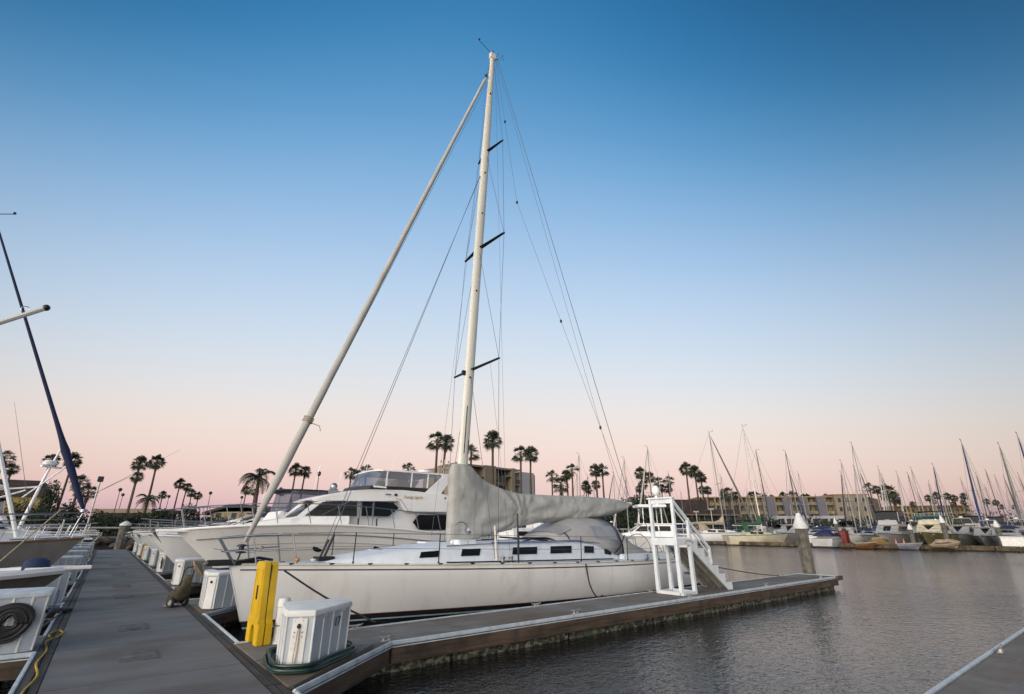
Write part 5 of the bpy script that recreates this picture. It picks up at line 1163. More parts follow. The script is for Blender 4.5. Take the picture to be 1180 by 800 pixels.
# ================================================================ palms
def fan_frond(mb, base, az, el, r, rnd, nb=11):
    """one fan leaf: petiole then a pleated fan of pointed blades whose tips droop"""
    d = Vector((math.cos(az)*math.cos(el), math.sin(az)*math.cos(el), math.sin(el))); L_ = r*rnd.uniform(.50,.66)
    tip = base+d*L_-Vector((0,0,.10*L_*(1 if el > 0 else .3))); side = Vector((-math.sin(az), math.cos(az), 0)); up_ = d.cross(side)
    mb.bar(base, tip, .035, .02)
    fr = r*rnd.uniform(.48,.60); roll = rnd.uniform(-.5,.5); side = (side*math.cos(roll)+up_*math.sin(roll))
    for i in range(nb):
        a = (-1+2*i/(nb-1))*1.35; b = (a+1.35*1/(nb-1)*1.1)
        l = fr*(1-.25*abs(a)/1.35)*rnd.uniform(.85,1.1); q = d*math.cos(a)+side*math.sin(a); q2 = d*math.cos(a+.10)+side*math.sin(a+.10)
        droop = Vector((0,0,-1))*l*(.28+.15*abs(a))
        mid1 = tip+q*l*.62-Vector((0,0,.05*l)); mid2 = tip+(d*math.cos(a+.22)+side*math.sin(a+.22))*l*.60-Vector((0,0,.03*l)); end = tip+q2*l+droop
        mb.add([tip, mid1, end, mid2], [(0,1,2,3)])
def fan_palm(name, H, r, nf, seed, skirt=.5, bend=.3, lab='', droop=0.0):
    rnd = random.Random(seed); t = thing(name, lab, 'palm tree', 'tall palm trees round the harbour')
    bx, by = rnd.uniform(-bend, bend), rnd.uniform(-bend, bend); pts = []; rs = []
    for i in range(13):
        k = i/12; pts.append((bx*math.sin(k*2.2), by*math.sin(k*2.6), H*k)); rs.append((.24-.11*k)+(.06 if i == 0 else 0)+(.03 if i > 10 else 0))
    mb = MB(); mb.tube(pts, rs, 8); mb.build('trunk', TRUNK, t)
    top = Vector(pts[-1]); mb = MB()
    for i in range(nf):
        el = R(rnd.choice([78,60,48,35,20,8,-5,-18,-32,-45])+rnd.uniform(-9,9)-droop*25); az = i*2.399+rnd.uniform(-.3,.3)
        fan_frond(mb, top+Vector((0,0,rnd.uniform(-.25,.15))), az, el, r, rnd)
    mb.build('crown', FROND, t, smooth=False)
    if skirt:
        mb = MB()
        for i in range(int(26*skirt)+8):
            az = i*2.399; el = R(rnd.uniform(-78,-52)); fan_frond(mb, top-Vector((0,0,rnd.uniform(.1,1.0*skirt+.2))), az, el, r*.55, rnd, 6)
        mb.build('dry_skirt', SKIRT, t, smooth=False)
    return t, H
def feather_palm(name, H, r, nf, seed, lab=''):
    rnd = random.Random(seed); t = thing(name, lab, 'palm tree', 'tall palm trees round the harbour')
    mb = MB(); mb.tube([(0,0,0),(.1,.05,H*.5),(.05,.15,H)], [.28,.2,.16], 8); mb.build('trunk', TRUNK, t); top = Vector((.05,.15,H)); mb = MB()
    for i in range(nf):
        az = i*2.399+rnd.uniform(-.2,.2); el = R(rnd.uniform(-5,72)); d = Vector((math.cos(az), math.sin(az), 0)); n = 12; p = top.copy(); v = d*math.cos(el)+Vector((0,0,math.sin(el))); pts = [p.copy()]
        for k in range(n): p = p+v*(r/n*1.15); v = (v+Vector((0,0,-.17-.02*k))).normalized(); pts.append(p.copy())
        mb.tube(pts, [.04*(1-k/(n+1))+.006 for k in range(n+1)], 4); side = Vector((-d.y, d.x, 0))
        for k in range(1, n):
            for h in (0, .5):
                b = pts[k].lerp(pts[k+1], h); ll = r*.34*math.sin(math.pi*min(.97, (k+h)/n*.86+.12)); f = (pts[k+1]-pts[k]).normalized()
                for s in (-1, 1):
                    e = b+side*s*ll*.75+f*ll*.45-Vector((0,0,ll*rnd.uniform(.25,.55))); mb.add([b, b+f*.09, e], [(0,1,2)])
    mb.build('crown', FROND, t, smooth=False); return t, H
PA = fan_palm('fan_palm', 12.0, 1.42, 84, 1, .25); PB = fan_palm('fan_palm', 12.0, 1.3, 74, 4, .6, .5); PC = fan_palm('fan_palm', 12.0, 1.6, 34, 9, .25, .25, droop=-.3)
PD = fan_palm('fan_palm', 7.0, 1.35, 48, 12, 1.0, .2); PE = feather_palm('queen_palm', 6.0, 2.3, 20, 3)
PF = fan_palm('date_palm', 9.0, 2.3, 60, 21, .2, .3)
GZ = LANDZ
def palm(P, px, py, D, lab, rz=None, k=1.0):
    t, H = P; q = at(px, py, D); s = (q.z-GZ)/H; place(t, (q.x, q.y, GZ-.05), (px*1.7) % 6.28 if rz is None else rz, s, lab)
PL = [  # prototype, crown x, crown y, distance, label
 (PC, 5, 527, 62, 'bushy palm at the very left edge of the photo'), (PB, 62, 530, 80, 'palm half hidden behind the dark blue furled sail'), (PA, 83, 530, 78, 'fan palm just right of the dark blue furled sail'),
 (PD, 92, 556, 74, 'low shaggy palm leaning out below the blue furled sail'), (PD, 102, 566, 80, 'small round-headed palm between the blue sail and the lamp post'), (PB, 12, 540, 70, 'second palm head at the left edge, lower than its neighbour'),
 (PB, 157, 549, 70, 'shorter palm with a shaggy crown left of the leaning pair'), (PA, 162, 533, 86, 'fan palm, left one of the tallest pair above the walkway end'), (PA, 180, 532, 84, 'slender leaning fan palm, right one of the tallest pair above the walkway'),
 (PE, 170, 576, 72, 'low queen palm with drooping feathers at the foot of the tall pair'), (PA, 188, 570, 100, 'small fan palm just right of the low queen palm'),
 (PA, 208, 557, 92, 'first of the four fan palms clustered left of the gabled roof'), (PB, 217, 561, 96, 'second of the four fan palms clustered left of the gabled roof'), (PA, 220, 568, 100, 'third and lowest of the four palms clustered left of the gabled roof'), (PA, 228, 571, 108, 'rightmost of the four palms clustered left of the gabled roof'),
 (PE, 300, 551, 75, 'big feathery queen palm beside the slanting headsail of the white sailboat'), (PA, 285, 565, 110, 'small fan palm left of the big queen palm'), (PB, 294, 567, 118, 'small fan palm directly behind the big queen palm'),
 (PA, 341, 541, 92, 'fan palm just right of the slanting headsail, left of a pair'), (PB, 354, 543, 94, 'fan palm just right of the slanting headsail, right of a pair'), (PC, 324, 566, 120, 'small palm peeping out between headsail and black bimini'),
 (PC, 405, 545, 74, 'left head of the palm cluster before the flybridge screen'), (PB, 413, 547, 78, 'middle head of the palm cluster before the flybridge screen'), (PC, 422, 542, 76, 'right head of the palm cluster before the flybridge screen'), (PC, 470, 540, 84, 'palm crown just showing over the yacht hardtop'),
 (PC, 504, 507, 78, 'large fan palm left of the tall mast, over the tan hotel'), (PB, 516, 509, 88, 'narrow palm touching the left edge of the tall mast'), (PC, 543, 521, 84, 'fan palm just right of the tall mast, over the hotel roof'), (PA, 568, 506, 96, 'tall thin palm rising over the middle of the tan hotel'),
 (PC, 600, 522, 78, 'fan palm before the white end wall of the tan hotel'), (PA, 613, 523, 92, 'palm with drooping crown at the right end of the tan hotel'),
 (PC, 635.7, 548, 84, 'first palm right of the tan hotel, standing alone'), (PD, 646.7, 558, 80, 'shaggy low palm in the trio above the boom cover'), (PB, 651, 547, 84, 'middle palm of the trio above the boom cover'), (PC, 659, 541, 80, 'thickest and tallest palm of the trio above the boom cover'),
 (PA, 675, 559, 110, 'short palm, left of the small group over the boom cover end'), (PB, 679, 564, 118, 'lowest palm of the small group over the boom cover end'), (PA, 685, 542, 104, 'thin tall palm, left of two over the boom cover end'), (PC, 694, 541, 104, 'thin tall palm with starry crown, right of two over the boom cover end'), (PB, 687, 558, 112, 'short palm between the two thin tall ones'),
 (PA, 737, 545, 118, 'highest palm of the cluster left of the boarding stairs'), (PB, 742, 558, 122, 'middle palm of the cluster left of the boarding stairs'), (PB, 737, 563, 126, 'low palm of the cluster left of the boarding stairs'), (PA, 749, 550, 122, 'palm behind the thin mast left of the boarding stairs'),
 (PC, 759, 555, 124, 'palm just above the top rail of the stairs, left of two'), (PC, 771, 554, 124, 'palm just above the top rail of the stairs, right of two'), (PB, 763, 562, 132, 'lower palm under the left one above the stairs'), (PB, 769, 563, 134, 'lower palm under the right one above the stairs'),
 (PA, 791, 540, 128, 'tall palm over the round radar dome'), (PA, 800.6, 543, 130, 'tall palm right of the radar dome, left of two close ones'), (PA, 806.5, 550, 134, 'slightly lower palm right of the radar dome'), (PB, 809, 564, 136, 'shaggy low palm right of the radar dome'), (PA, 816, 565, 140, 'small round palm farthest right of the radar dome group'),
 (PB, 832, 569, 165, 'left palm of the row on the long hotel roof line, by the white mast'), (PD, 838, 568, 160, 'second palm of the row over the long hotel, by the white mast'), (PB, 848, 570, 165, 'third palm of the row over the long hotel'),
 (PA, 865, 571, 185, 'palm left of the cream mast over the hotel'), (PD, 870, 572, 180, 'palm touching the cream mast over the hotel'), (PB, 880, 573, 190, 'palm between cream mast and dark mast over the hotel roof'), (PA, 890, 574, 200, 'tiny palm over the hotel left of the short black mast'),
 (PA, 902, 571, 190, 'small palm just left of the short black mast'), (PD, 913, 572, 185, 'bushy palm at the foot of the short black mast'), (PA, 926, 573, 205, 'first tiny palm right of the short black mast'), (PA, 931, 573, 210, 'second tiny palm right of the short black mast'), (PA, 952, 573, 215, 'lone tiny palm over the grey panelled hotel wing'),
 (PC, 1001, 561, 150, 'left palm of the big trio right of the stucco block'), (PC, 1010, 564, 150, 'middle palm of the big trio right of the stucco block'), (PF, 1021, 567, 140, 'widest date palm of the big trio right of the stucco block'), (PD, 1029, 573, 150, 'shaggy palm leaning below the big trio'), (PB, 1036, 578, 170, 'low palm right of the big trio'),
 (PA, 1052, 581, 210, 'small palm before the ochre building, leftmost'), (PA, 1069, 574, 215, 'round palm over the blue-topped trawler, left'), (PA, 1079, 571, 215, 'round palm over the blue-topped trawler, highest'), (PB, 1075, 578, 200, 'low palm over the blue-topped trawler'),
 (PA, 1091, 572, 215, 'round palm just right of the blue-topped trawler'), (PA, 1098.6, 574, 215, 'upper one of two stacked palm heads over the ochre building'), (PB, 1098.6, 580.5, 200, 'lower one of two stacked palm heads over the ochre building'), (PA, 1111, 572, 220, 'upper one of two stacked heads by the thick blue mast'), (PB, 1111, 579, 205, 'lower one of two stacked heads by the thick blue mast'),
 (PA, 1137, 578, 230, 'palm right of the thick blue mast'), (PA, 1147, 579, 235, 'second palm right of the thick blue mast'), (PA, 1155, 584, 240, 'third palm right of the thick blue mast'), (PA, 1170, 584, 240, 'palm nearest the right edge of the photo')]
for a_ in PL: palm(*a_)

# ================================================================ shrubs, hedges, far tree line
def leaf_cloud(mb, c, rx, ry, rz_, n, s, rnd):
    for _ in range(n):
        u = Vector((rnd.gauss(0,1), rnd.gauss(0,1), rnd.gauss(0,1))).normalized(); rr = rnd.uniform(.55,1.0)**.5; nz_ = 1+.28*noise.noise(u*2.3+Vector(c)*.3)
        p = Vector(c)+Vector((u.x*rx, u.y*ry, abs(u.z)*rz_ if u.z > -.3 else u.z*rz_*.3))*rr*nz_
        a = Vector((rnd.gauss(0,1), rnd.gauss(0,1), rnd.gauss(0,1))).normalized()*s*rnd.uniform(.6,1.3); b = a.cross(Vector((rnd.gauss(0,1), rnd.gauss(0,1), rnd.gauss(0,1)))).normalized()*s*.5
        mb.add([p-a, p-b, p+a, p+b], [(0,1,2,3)])
def shrub(name, lab, px, py, D, w, n=900, s=.22, m=LEAF, cat='shrub', group='dark shrubs along the shore', dep=None, blobs=3, trunk=False):
    """px,py: top of the crown; w half width in metres"""
    q = at(px, py, D); h = q.z-GZ; rnd = random.Random(int(px*7+py)); t = thing(name, lab, cat, group); mb = MB()
    for i in range(blobs):
        o = (i-(blobs-1)/2)/max(1, blobs)*1.5; hh = h*(1-.25*abs(o)*rnd.uniform(.3,1)); leaf_cloud(mb, (rt.x*w*o*.8, rt.y*w*o*.8, hh*(.40 if trunk else .12)), w*.62, (dep or w)*.6, hh*(.58 if trunk else .86), n//blobs, s, rnd)
    mb.build('foliage', m, t, smooth=False)
    mb = MB()
    for i in range(4): mb.tube([(rnd.uniform(-.2,.2), rnd.uniform(-.2,.2), 0),(rnd.uniform(-w*.3,w*.3), rnd.uniform(-.3,.3), h*.6)], [.09,.03], 5)
    mb.build('stem', TRUNK, t); t.location = (q.x, q.y, GZ-.02); return t
for a_ in [('low dark hedge left of the walkway end, behind masts', 118, 588, 72, 3.4), ('dark hedge closing the view straight over the walkway', 142, 592, 70, 3.6), ('round clipped bush right of the low queen palm', 186, 585, 70, 1.9),
           ('dark hedge between the queen palm and the walkway', 163, 590, 72, 2.4), ('dense pointed bush left of the gabled roof', 221, 580, 82, 2.0), ('low hedge running under the gabled roof', 250, 594, 84, 4.4), ('dark bushes under the black bimini', 320, 586, 86, 5),
           ('dark ivy-covered mass behind the blue furled sail', 66, 553, 66, 1.3), ('dark bush behind the leftmost boats', 84, 578, 66, 2.0), ('dark bush at the far left behind the fishing boat', 30, 576, 66, 3.0)]:
    shrub('shrub', *a_, n=4200, s=.17)
for a_ in [('big dark round tree left of the boarding stairs', 736, 568, 105, 5.2), ('dark tree behind the tall cluster of palms by the stairs', 760, 578, 112, 4.5), ('dark tree left of the stairs and behind the boom end', 712, 582, 105, 4.5)]:
    shrub('broad_tree', *a_, n=4500, s=.30, cat='tree', group='dark broad trees beyond the boats', trunk=True)
for a_ in [('dark hedge under the tan hotel', 560, 590, 96, 9), ('dark hedge right of the tan hotel', 620, 590, 100, 8), ('dark hedge under the palm trio', 660, 590, 104, 8)]:
    shrub('hedge', *a_, n=4500, s=.30, cat='hedge', dep=1.6, blobs=5)
mb = MB(); rnd = random.Random(31)
for i in range(95):
    px = 400+i*8.6; D = 150+rnd.uniform(-12, 40)+(35 if px > 960 else 0); q = at(px, 611, D); top = at(px, rnd.uniform(590,599)-(6 if px > 1110 else 0), D).z
    leaf_cloud(mb, (q.x, q.y, GZ), rnd.uniform(3,5), rnd.uniform(3,5), top-GZ, 130, .55, rnd)
for i in range(24):
    px = -30+i*16; D = 105+rnd.uniform(0,20); q = at(px, 611, D); top = at(px, rnd.uniform(588,596), D).z; leaf_cloud(mb, (q.x, q.y, GZ), 3, 3, top-GZ, 170, .4, rnd)
for i in range(60):
    px = 790+i*7.4; D = rnd.uniform(118,134); q = at(px, 611, D); top = at(px, rnd.uniform(593,599)+(5 if 885 < px < 980 else 0), D).z; leaf_cloud(mb, (q.x, q.y, GZ), rnd.uniform(2,3.4), rnd.uniform(2,3.4), top-GZ, 170, .42, rnd)
mb.build('distant_tree_line', LEAF, kind='stuff', smooth=False)

# ================================================================ buildings
def plan_hit(px, A, B, py=585):
    d = ray(px, py); ax, ay = A; bx, by = B; ux, uy = bx-ax, by-ay; den = d.x*uy-d.y*ux; s = (ax*d.y-ay*d.x)/den*-1
    s = -(ax*d.y-ay*d.x)/(ux*d.y-uy*d.x); return s*math.hypot(ux, uy)
class Facade:
    """a wall line in plan from A to B seen from outside; local frame u along, z up, n outwards (towards the camera)"""
    def __init__(s, A, B):
        s.A = Vector((A[0], A[1], 0)); s.B = Vector((B[0], B[1], 0)); s.u = (s.B-s.A).normalized(); s.L = (s.B-s.A).length
        s.n = Vector((s.u.y, -s.u.x, 0)); s.n = s.n if s.n.dot(-s.A) > 0 else -s.n
    def x(s, px, py=585): return plan_hit(px, s.A.xy, s.B.xy, py)
    def box(s, mb, u0, u1, z0, z1, n0, n1):
        vs = [s.A+s.u*u+s.n*n+Vector((0,0,z)) for z in (z0, z1) for (u, n) in ((u0,n0),(u1,n0),(u1,n1),(u0,n1))]
        mb.add(vs, [(0,3,2,1),(4,5,6,7),(0,1,5,4),(1,2,6,5),(2,3,7,6),(3,0,4,7)]); return mb
def P2(px, D, py=585): q = at(px, py, D); return (q.x, q.y)
# --- tan hotel behind the mast
ht = thing('hotel', 'tan three-storey hotel with stair tower behind the mast and boom cover', 'building')
A, B, E_ = P2(526, 105), P2(619, 122), P2(503, 112); fa = Facade(A, B); fe = Facade(E_, A); ZT = at(526, 533, 105).z
def seg(f, nm, m, p0, p1, z0, z1, n0, n1, par=ht):
    mb = MB(); f.box(mb, f.x(p0), f.x(p1), z0, z1, n0, n1); return mb.build(nm, m, par)
FL = (ZT-GZ)/4
mb = MB(); fe.box(mb, 0, fe.L, GZ, ZT, -.8, 0)
for i in range(14): fe.box(mb, fe.L*(i+.1)/14, fe.L*(i+.28)/14, GZ, ZT-.25, .0, .14)
fe.box(mb, -.1, fe.L+.1, ZT-.3, ZT+.1, -.5, .22); mb.build('ribbed_wing', TANR, ht)
for k in (1, 2, 3):
    mb = MB(); fe.box(mb, fe.L*.62, fe.L*.70, GZ+FL*k+.9, GZ+FL*k+2.3, .145, .20); mb.build('window', DARKIN, ht)
seg(fa, 'wall', TANW, 527, 600, GZ, ZT-.4, -13, -2.4)
for p0, p1, nm in ((527.5,531,'pier'),(558,571,'pier'),(590,593.5,'pier')): seg(fa, nm, TANW, p0, p1, GZ, ZT+.1, -2.4, .1)
seg(fa, 'roof_slab', TANW, 526.5, 600, ZT-.42, ZT-.02, -2.4, -.05)
seg(fa, 'end_wall', GREYW, 600.5, 616, GZ, ZT-.5, -13, .0); seg(fa, 'end_trim', YELW, 616, 618.4, GZ, ZT-.9, -12, -.4)
for k in range(0, 4):
    z = GZ+FL*k
    for p0, p1 in ((531,558),(593.5,600.5)):
        mb = MB(); fa.box(mb, fa.x(p0), fa.x(p1), z-.15, z+.15, -2.4, -.02); mb.build('balcony_slab', TANW, ht)
        if k: mb = MB(); fa.box(mb, fa.x(p0)+.05, fa.x(p1)-.05, z+.16, z+1.15, -.28, -.22); mb.build('balcony_rail', mat('balcony_rail_dark', (.07,.065,.06), .6), ht)
        mb = MB(); fa.box(mb, fa.x(p0)+.15, fa.x(p0)+(fa.x(p1)-fa.x(p0))*.55, z+.2, z+2.5, -2.40, -2.36); mb.build('sliding_door', DARKIN, ht)
    mb = MB(); fa.box(mb, fa.x(571), fa.x(577), z-.12, z+.12, -2.4, -.02); fa.box(mb, fa.x(584.5), fa.x(590), z+FL*.5-.12, z+FL*.5+.12, -2.4, -.02); mb.build('landing', TANW, ht)
    mb = MB(); a0 = fa.A+fa.u*fa.x(575)+fa.n*-.6+Vector((0,0,z+.3)); a1 = fa.A+fa.u*fa.x(586)+fa.n*-.6+Vector((0,0,z+FL*.5+.2)); mb.bar(a0, a1, .25, .9); mb.build('stair_flight', mat('stair_dark', (.06,.055,.05), .8), ht)
    mb = MB(); fa.box(mb, fa.x(583), fa.x(590), z+FL*.55, z+FL-.2, -2.38, -2.34); mb.build('stair_window', DARKIN, ht)
rebase(ht, (*A, GZ))
lb_ = thing('low_building', 'low tan building with dark windows right of the tan hotel', 'building'); f = Facade(P2(617,150), P2(634,150)); ZT2 = at(625, 575.5, 150).z
mb = MB(); f.box(mb, 0, f.L, GZ, ZT2, -8, 0); mb.build('wall', TANW, lb_); mb = MB(); f.box(mb, -.4, f.L+.4, ZT2, ZT2+.4, -8.4, .4); mb.build('roof', YELW, lb_)
for i in range(3): mb = MB(); f.box(mb, f.L*(.08+.31*i), f.L*(.30+.31*i), ZT2-2.2, ZT2-.7, 0, .05); mb.build('window', DARKIN, lb_)
rebase(lb_, (*P2(617,150), GZ))
# --- long hotel across the basin
hb = thing('hotel', 'long four-storey hotel with balconies and grey panels beyond the far boats', 'building'); f = Facade(P2(806,178), P2(1002,172)); ZT = at(905, 572.5, 176).z; FH = (ZT-GZ)/4
mb = MB(); f.box(mb, 0, f.x(962), GZ, ZT-.3, -16, -2.2); mb.build('wall', TANW, hb)
mb = MB(); f.box(mb, -.3, f.x(962), ZT-.35, ZT+.05, -16, .15); mb.build('roof_edge', YELW, hb)
rl = mat('balcony_front', (.20,.16,.10), .8, var=.2, scale=1)
bays = [(806+i*9.2, 806+i*9.2+8.6, 0) for i in range(8)]+[(880,884,0),(884.5,893,1),(893.5,903,0),(903.5,912,1),(912.5,921,0),(921.5,930.5,1),(931,942,0),(942.5,951.5,1),(952,961.5,0)]
rnd = random.Random(8)
for p0, p1, g_ in bays:
    if g_: mb = MB(); f.box(mb, f.x(p0), f.x(p1), GZ, ZT-.2, -2.2, .25); mb.build('grey_panel', GREYP, hb); continue
    mb = MB(); f.box(mb, f.x(p0), f.x(p0)+.45, GZ, ZT-.36, -2.2, .0); mb.build('pier', TANW, hb)
    for k in range(4):
        z = GZ+FH*k; mb = MB(); f.box(mb, f.x(p0)+.45, f.x(p1), z+.02, z+1.05, -.35, -.05); mb.build('balcony', rl, hb)
        mb = MB(); w0 = f.x(p0)+.6; w1 = f.x(p1)-.3; f.box(mb, w0, w0+(w1-w0)*.6, z+.3, z+2.4, -2.2, -2.14); lit = rnd.random() < .10 and p0 < 900; mb.build('window', LAMPLIT if lit else DARKIN, hb)
mb = MB(); f.box(mb, f.x(962), f.x(1001), GZ, ZT+.3, -14, .8); mb.build('stucco_block', TANW, hb)
mb = MB(); f.box(mb, f.x(962)-.2, f.x(1001)+.2, ZT+.3, ZT+.6, -14.2, 1.0); mb.build('parapet', YELW, hb)
for px in (967.5, 976.5, 987, 995):
    for k in (1, 2, 3): mb = MB(); f.box(mb, f.x(px)-.45, f.x(px)+.45, GZ+FH*k+.9, GZ+FH*k+2.2, .80, .86); mb.build('window', DARKIN, hb)
mb = MB(); f2 = Facade(P2(1001,172), P2(1014,186)); f2.box(mb, 0, f2.L, GZ, ZT-.2, -12, 0)
for i in range(6): f2.box(mb, f2.L*(i+.2)/6, f2.L*(i+.4)/6, GZ, ZT-.4, 0, .2)
mb.build('ribbed_wing', TANR, hb); rebase(hb, (*P2(806,178), GZ))
# --- ochre building right
oc = thing('hotel', 'low ochre building with balconies behind the blue-topped trawler', 'building'); f = Facade(P2(1028,225), P2(1120,215)); ZT = at(1070, 582.5, 220).z; FH = (ZT-GZ)/3
mb = MB(); f.box(mb, 0, f.L, GZ, ZT-.3, -14, -1.8); mb.build('wall', YELW, oc); mb = MB(); f.box(mb, -.4, f.L+.4, ZT-.4, ZT, -14, .2); mb.build('roof_edge', YELW, oc)
for i in range(9):
    u0, u1 = f.L*i/9, f.L*(i+1)/9; mb = MB(); f.box(mb, u0, u0+.6, GZ, ZT-.4, -1.8, 0); mb.build('pier', YELW, oc)
    for k in range(3):
        z = GZ+FH*k; mb = MB(); f.box(mb, u0+.6, u1, z, z+1.0, -.3, -.05); mb.build('balcony', rl, oc); mb = MB(); f.box(mb, u0+1, u1-.8, z+.3, z+2.3, -1.8, -1.74); mb.build('window', DARKIN, oc)
rebase(oc, (*P2(1028,225), GZ))
# --- brown shingled building behind the stairs
br = thing('harbour_building', 'long dark brown shingled building behind the boarding stairs and radar dome', 'building'); f = Facade(P2(757,125), P2(852,132)); ZT = at(800, 575.5, 126).z
ZR = at(800, 592, 126).z
mb = MB(); f.box(mb, 0, f.x(815), ZR, ZT, -12, 0); f.box(mb, f.x(815), f.L, ZR, ZT-2.2, -12, 0); mb.build('shingle_wall', BROWNW, br)
mb = MB(); f.box(mb, -.3, f.L+.3, ZR-.35, ZR, -12, .3); mb.build('fascia', TANR, br); mb = MB(); f.box(mb, .5, f.L-.5, GZ, ZR-.35, -12, -.8); mb.build('ground_floor', DARKIN, br)
rebase(br, (*P2(757,125), GZ))
wb = thing('harbour_building', 'low white harbour building with dark windows behind the far cruisers', 'building'); f = Facade(P2(893,150), P2(972,148)); ZT = at(930, 594.5, 149).z
mb = MB(); f.box(mb, 0, f.L, GZ, ZT, -9, 0); mb.build('wall', GREYW, wb)
for i in range(8): mb = MB(); f.box(mb, f.L*(i+.12)/8, f.L*(i+.82)/8, GZ+1.0, ZT-.8, .0, .06); mb.build('window', DARKIN, wb)
rebase(wb, (*P2(893,150), GZ))
# --- left: gabled building, flat building, dark hip-roofed building
gb = thing('harbour_building', 'low building with a shallow dark gabled roof left of the big headsail', 'building'); f = Facade(P2(238,112), P2(322,108)); zr, ze = at(270, 581, 110).z, at(240, 589, 112).z
mb = MB(); f.box(mb, f.L*.1, f.L*.92, GZ, ze-.2, -10, 0); mb.build('wall', CREAMW, gb)
mb = MB(); pts = [(0,ze-.25),(f.L*.36,zr),(f.L*.62,zr-.25),(f.L*1.0,ze-.6),(f.L*1.0,ze-1.0),(f.L*.62,zr-.75),(f.L*.36,zr-.55),(0,ze-.8)]
for n0, n1 in ((-11, .9),):
    a = [f.A+f.u*u+f.n*n1+Vector((0,0,z)) for u, z in pts]; b = [f.A+f.u*u+f.n*n0+Vector((0,0,z)) for u, z in pts]; mb.add(a+b, [tuple(range(7,-1,-1)), tuple(range(8,16))]+[(j,(j+1)%8,8+(j+1)%8,8+j) for j in range(8)])
mb.build('roof', BROWNW, gb)
for i in range(7): mb = MB(); u = f.L*(.16+.105*i); f.box(mb, u, u+f.L*.07, ze-1.5, ze-.45, 0, .05); mb.build('window', YELW if i % 2 else DARKIN, gb)
rebase(gb, (*P2(238,112), GZ))
fb_ = thing('harbour_building', 'flat low building with a pale fascia behind the hedge over the walkway', 'building'); f = Facade(P2(112,104), P2(176,104)); zt_ = at(150, 586.5, 104).z
mb = MB(); f.box(mb, 0, f.L, GZ, zt_-.8, -8, 0); mb.build('wall', BROWNW, fb_); mb = MB(); f.box(mb, -.4, f.L+.4, zt_-.8, zt_, -8.4, .5); mb.build('fascia', TANW, fb_); rebase(fb_, (*P2(112,104), GZ))
dh = thing('harbour_building', 'dark brown roofed building at the left edge behind the fishing boat', 'building'); f = Facade(P2(-25,76), P2(45,80)); zt_ = at(20, 552, 77).z; zm_ = at(20, 571, 77).z
mb = MB(); f.box(mb, 0, f.L, GZ, zm_, -8, 0); mb.build('wall', mat('dull_yellow_wall', (.36,.27,.10), .9), dh)
mb = MB(); a = [f.A+f.u*u+f.n*n+Vector((0,0,z)) for z, i_ in ((zm_, -.5), (zt_, .7)) for u, n in ((i_, -i_),(f.L-i_, -i_),(f.L-i_, -8+i_),(i_, -8+i_))]; mb.add(a, [(0,3,2,1),(4,5,6,7),(0,1,5,4),(1,2,6,5),(2,3,7,6),(3,0,4,7)]); mb.build('roof', BROWNW, dh); rebase(dh, (*P2(-25,76), GZ))
# seawall pipe rail at the walkway end
t = thing('pipe_railing', 'pale horizontal pipe railing along the rocky bank at the walkway end', 'railing'); mb = MB(); mb.tube([(-14,64.5,1.85),(14,64.5,1.85)], .10, 8); mb.build('rail', CLEATM, t)
for i in range(8): mb = MB(); mb.tube([(-13+i*3.7,64.5,.2),(-13+i*3.7,64.5,1.85)], .06, 6); mb.build('post', CLEATM, t)
# park lamps
t = thing('street_lamp', 'x', 'street lamp', 'tall park lamps among the palms'); mb = MB(); mb.tube([(0,0,0),(0,0,8.0)], [.10,.06], 6); mb.build('post', WALER, t); mb = MB(); mb.lathe((0,0,8.0), [(.08,0),(.30,.15),(.34,.55),(.1,.7)], 8); mb.build('lantern', DARKMETAL, t, ang=20)
for px, py, D, lab in ((139,563,92,'park lamp with a dark head left of the tall palm pair'),(142,569,110,'shorter park lamp just behind the one left of the palm pair'),(195,571,96,'thin park lamp between the palm pair and the palm cluster'),(243,567,100,'thin park lamp over the gabled roof'),(279,572,112,'park lamp left of the big queen palm'),(368,544,88,'tall lamp pole left of the palm heads before the yacht bridge')):
    q = at(px, py, D); s = (q.z-GZ)/8.6; place(t, (q.x, q.y, GZ), 0, (min(s,1), min(s,1), s), lab)
t = thing('harbour_lamp', 'x', 'lamp', 'white harbour lamps on short posts'); mb = MB(); mb.tube([(0,0,0),(0,0,4.0)], .07, 6); mb.build('post', CLEATM, t); mb = MB(); mb.box(-.5,-.2,4.0,.5,.2,4.25); mb.build('lantern', GREYW, t, bev=.04)
for px, py, D, lab in ((802,590,95,'left one of two white harbour lamps right of the stairs'),(819,587,92,'right one of two white harbour lamps right of the stairs')):
    q = at(px, py, D); place(t, (q.x, q.y, q.z-4.1), YAW*-1, 1, lab)
# ================================================================ boats across the basin
def plan(px, X): d = ray(px, 600); k = X/d.x; return Vector((X, d.y*k, WATER))
fd = thing('far_dock', 'long weathered brown dock under the far row of boats', 'dock')
mb = MB(); n = 13
for i in range(n):
    y0 = -4+4.0*i; mb.box(73.6, y0, -.30, 76.0, y0+3.92, .02)
mb.build('deck', mat('far_dock_wood', (.08,.066,.05), .9, var=.3, scale=.8), fd)
mb = MB()
for i in range(n*2): y0 = -4+2.0*i; mb.box(73.5, y0, -.36, 73.58, y0+1.9, .10)
mb.build('waler', mat('far_dock_edge', (.11,.082,.052), .9, var=.4, scale=1.5), fd)
mb = MB(); mb.box(74,-4,-.8,75.8,48,-.31); mb.build('float', FLOAT, fd); rebase(fd, (74.8, 22, WATER))
for k, px in enumerate((1018, 1064, 1112, 1150)):
    q = plan(px, 75)
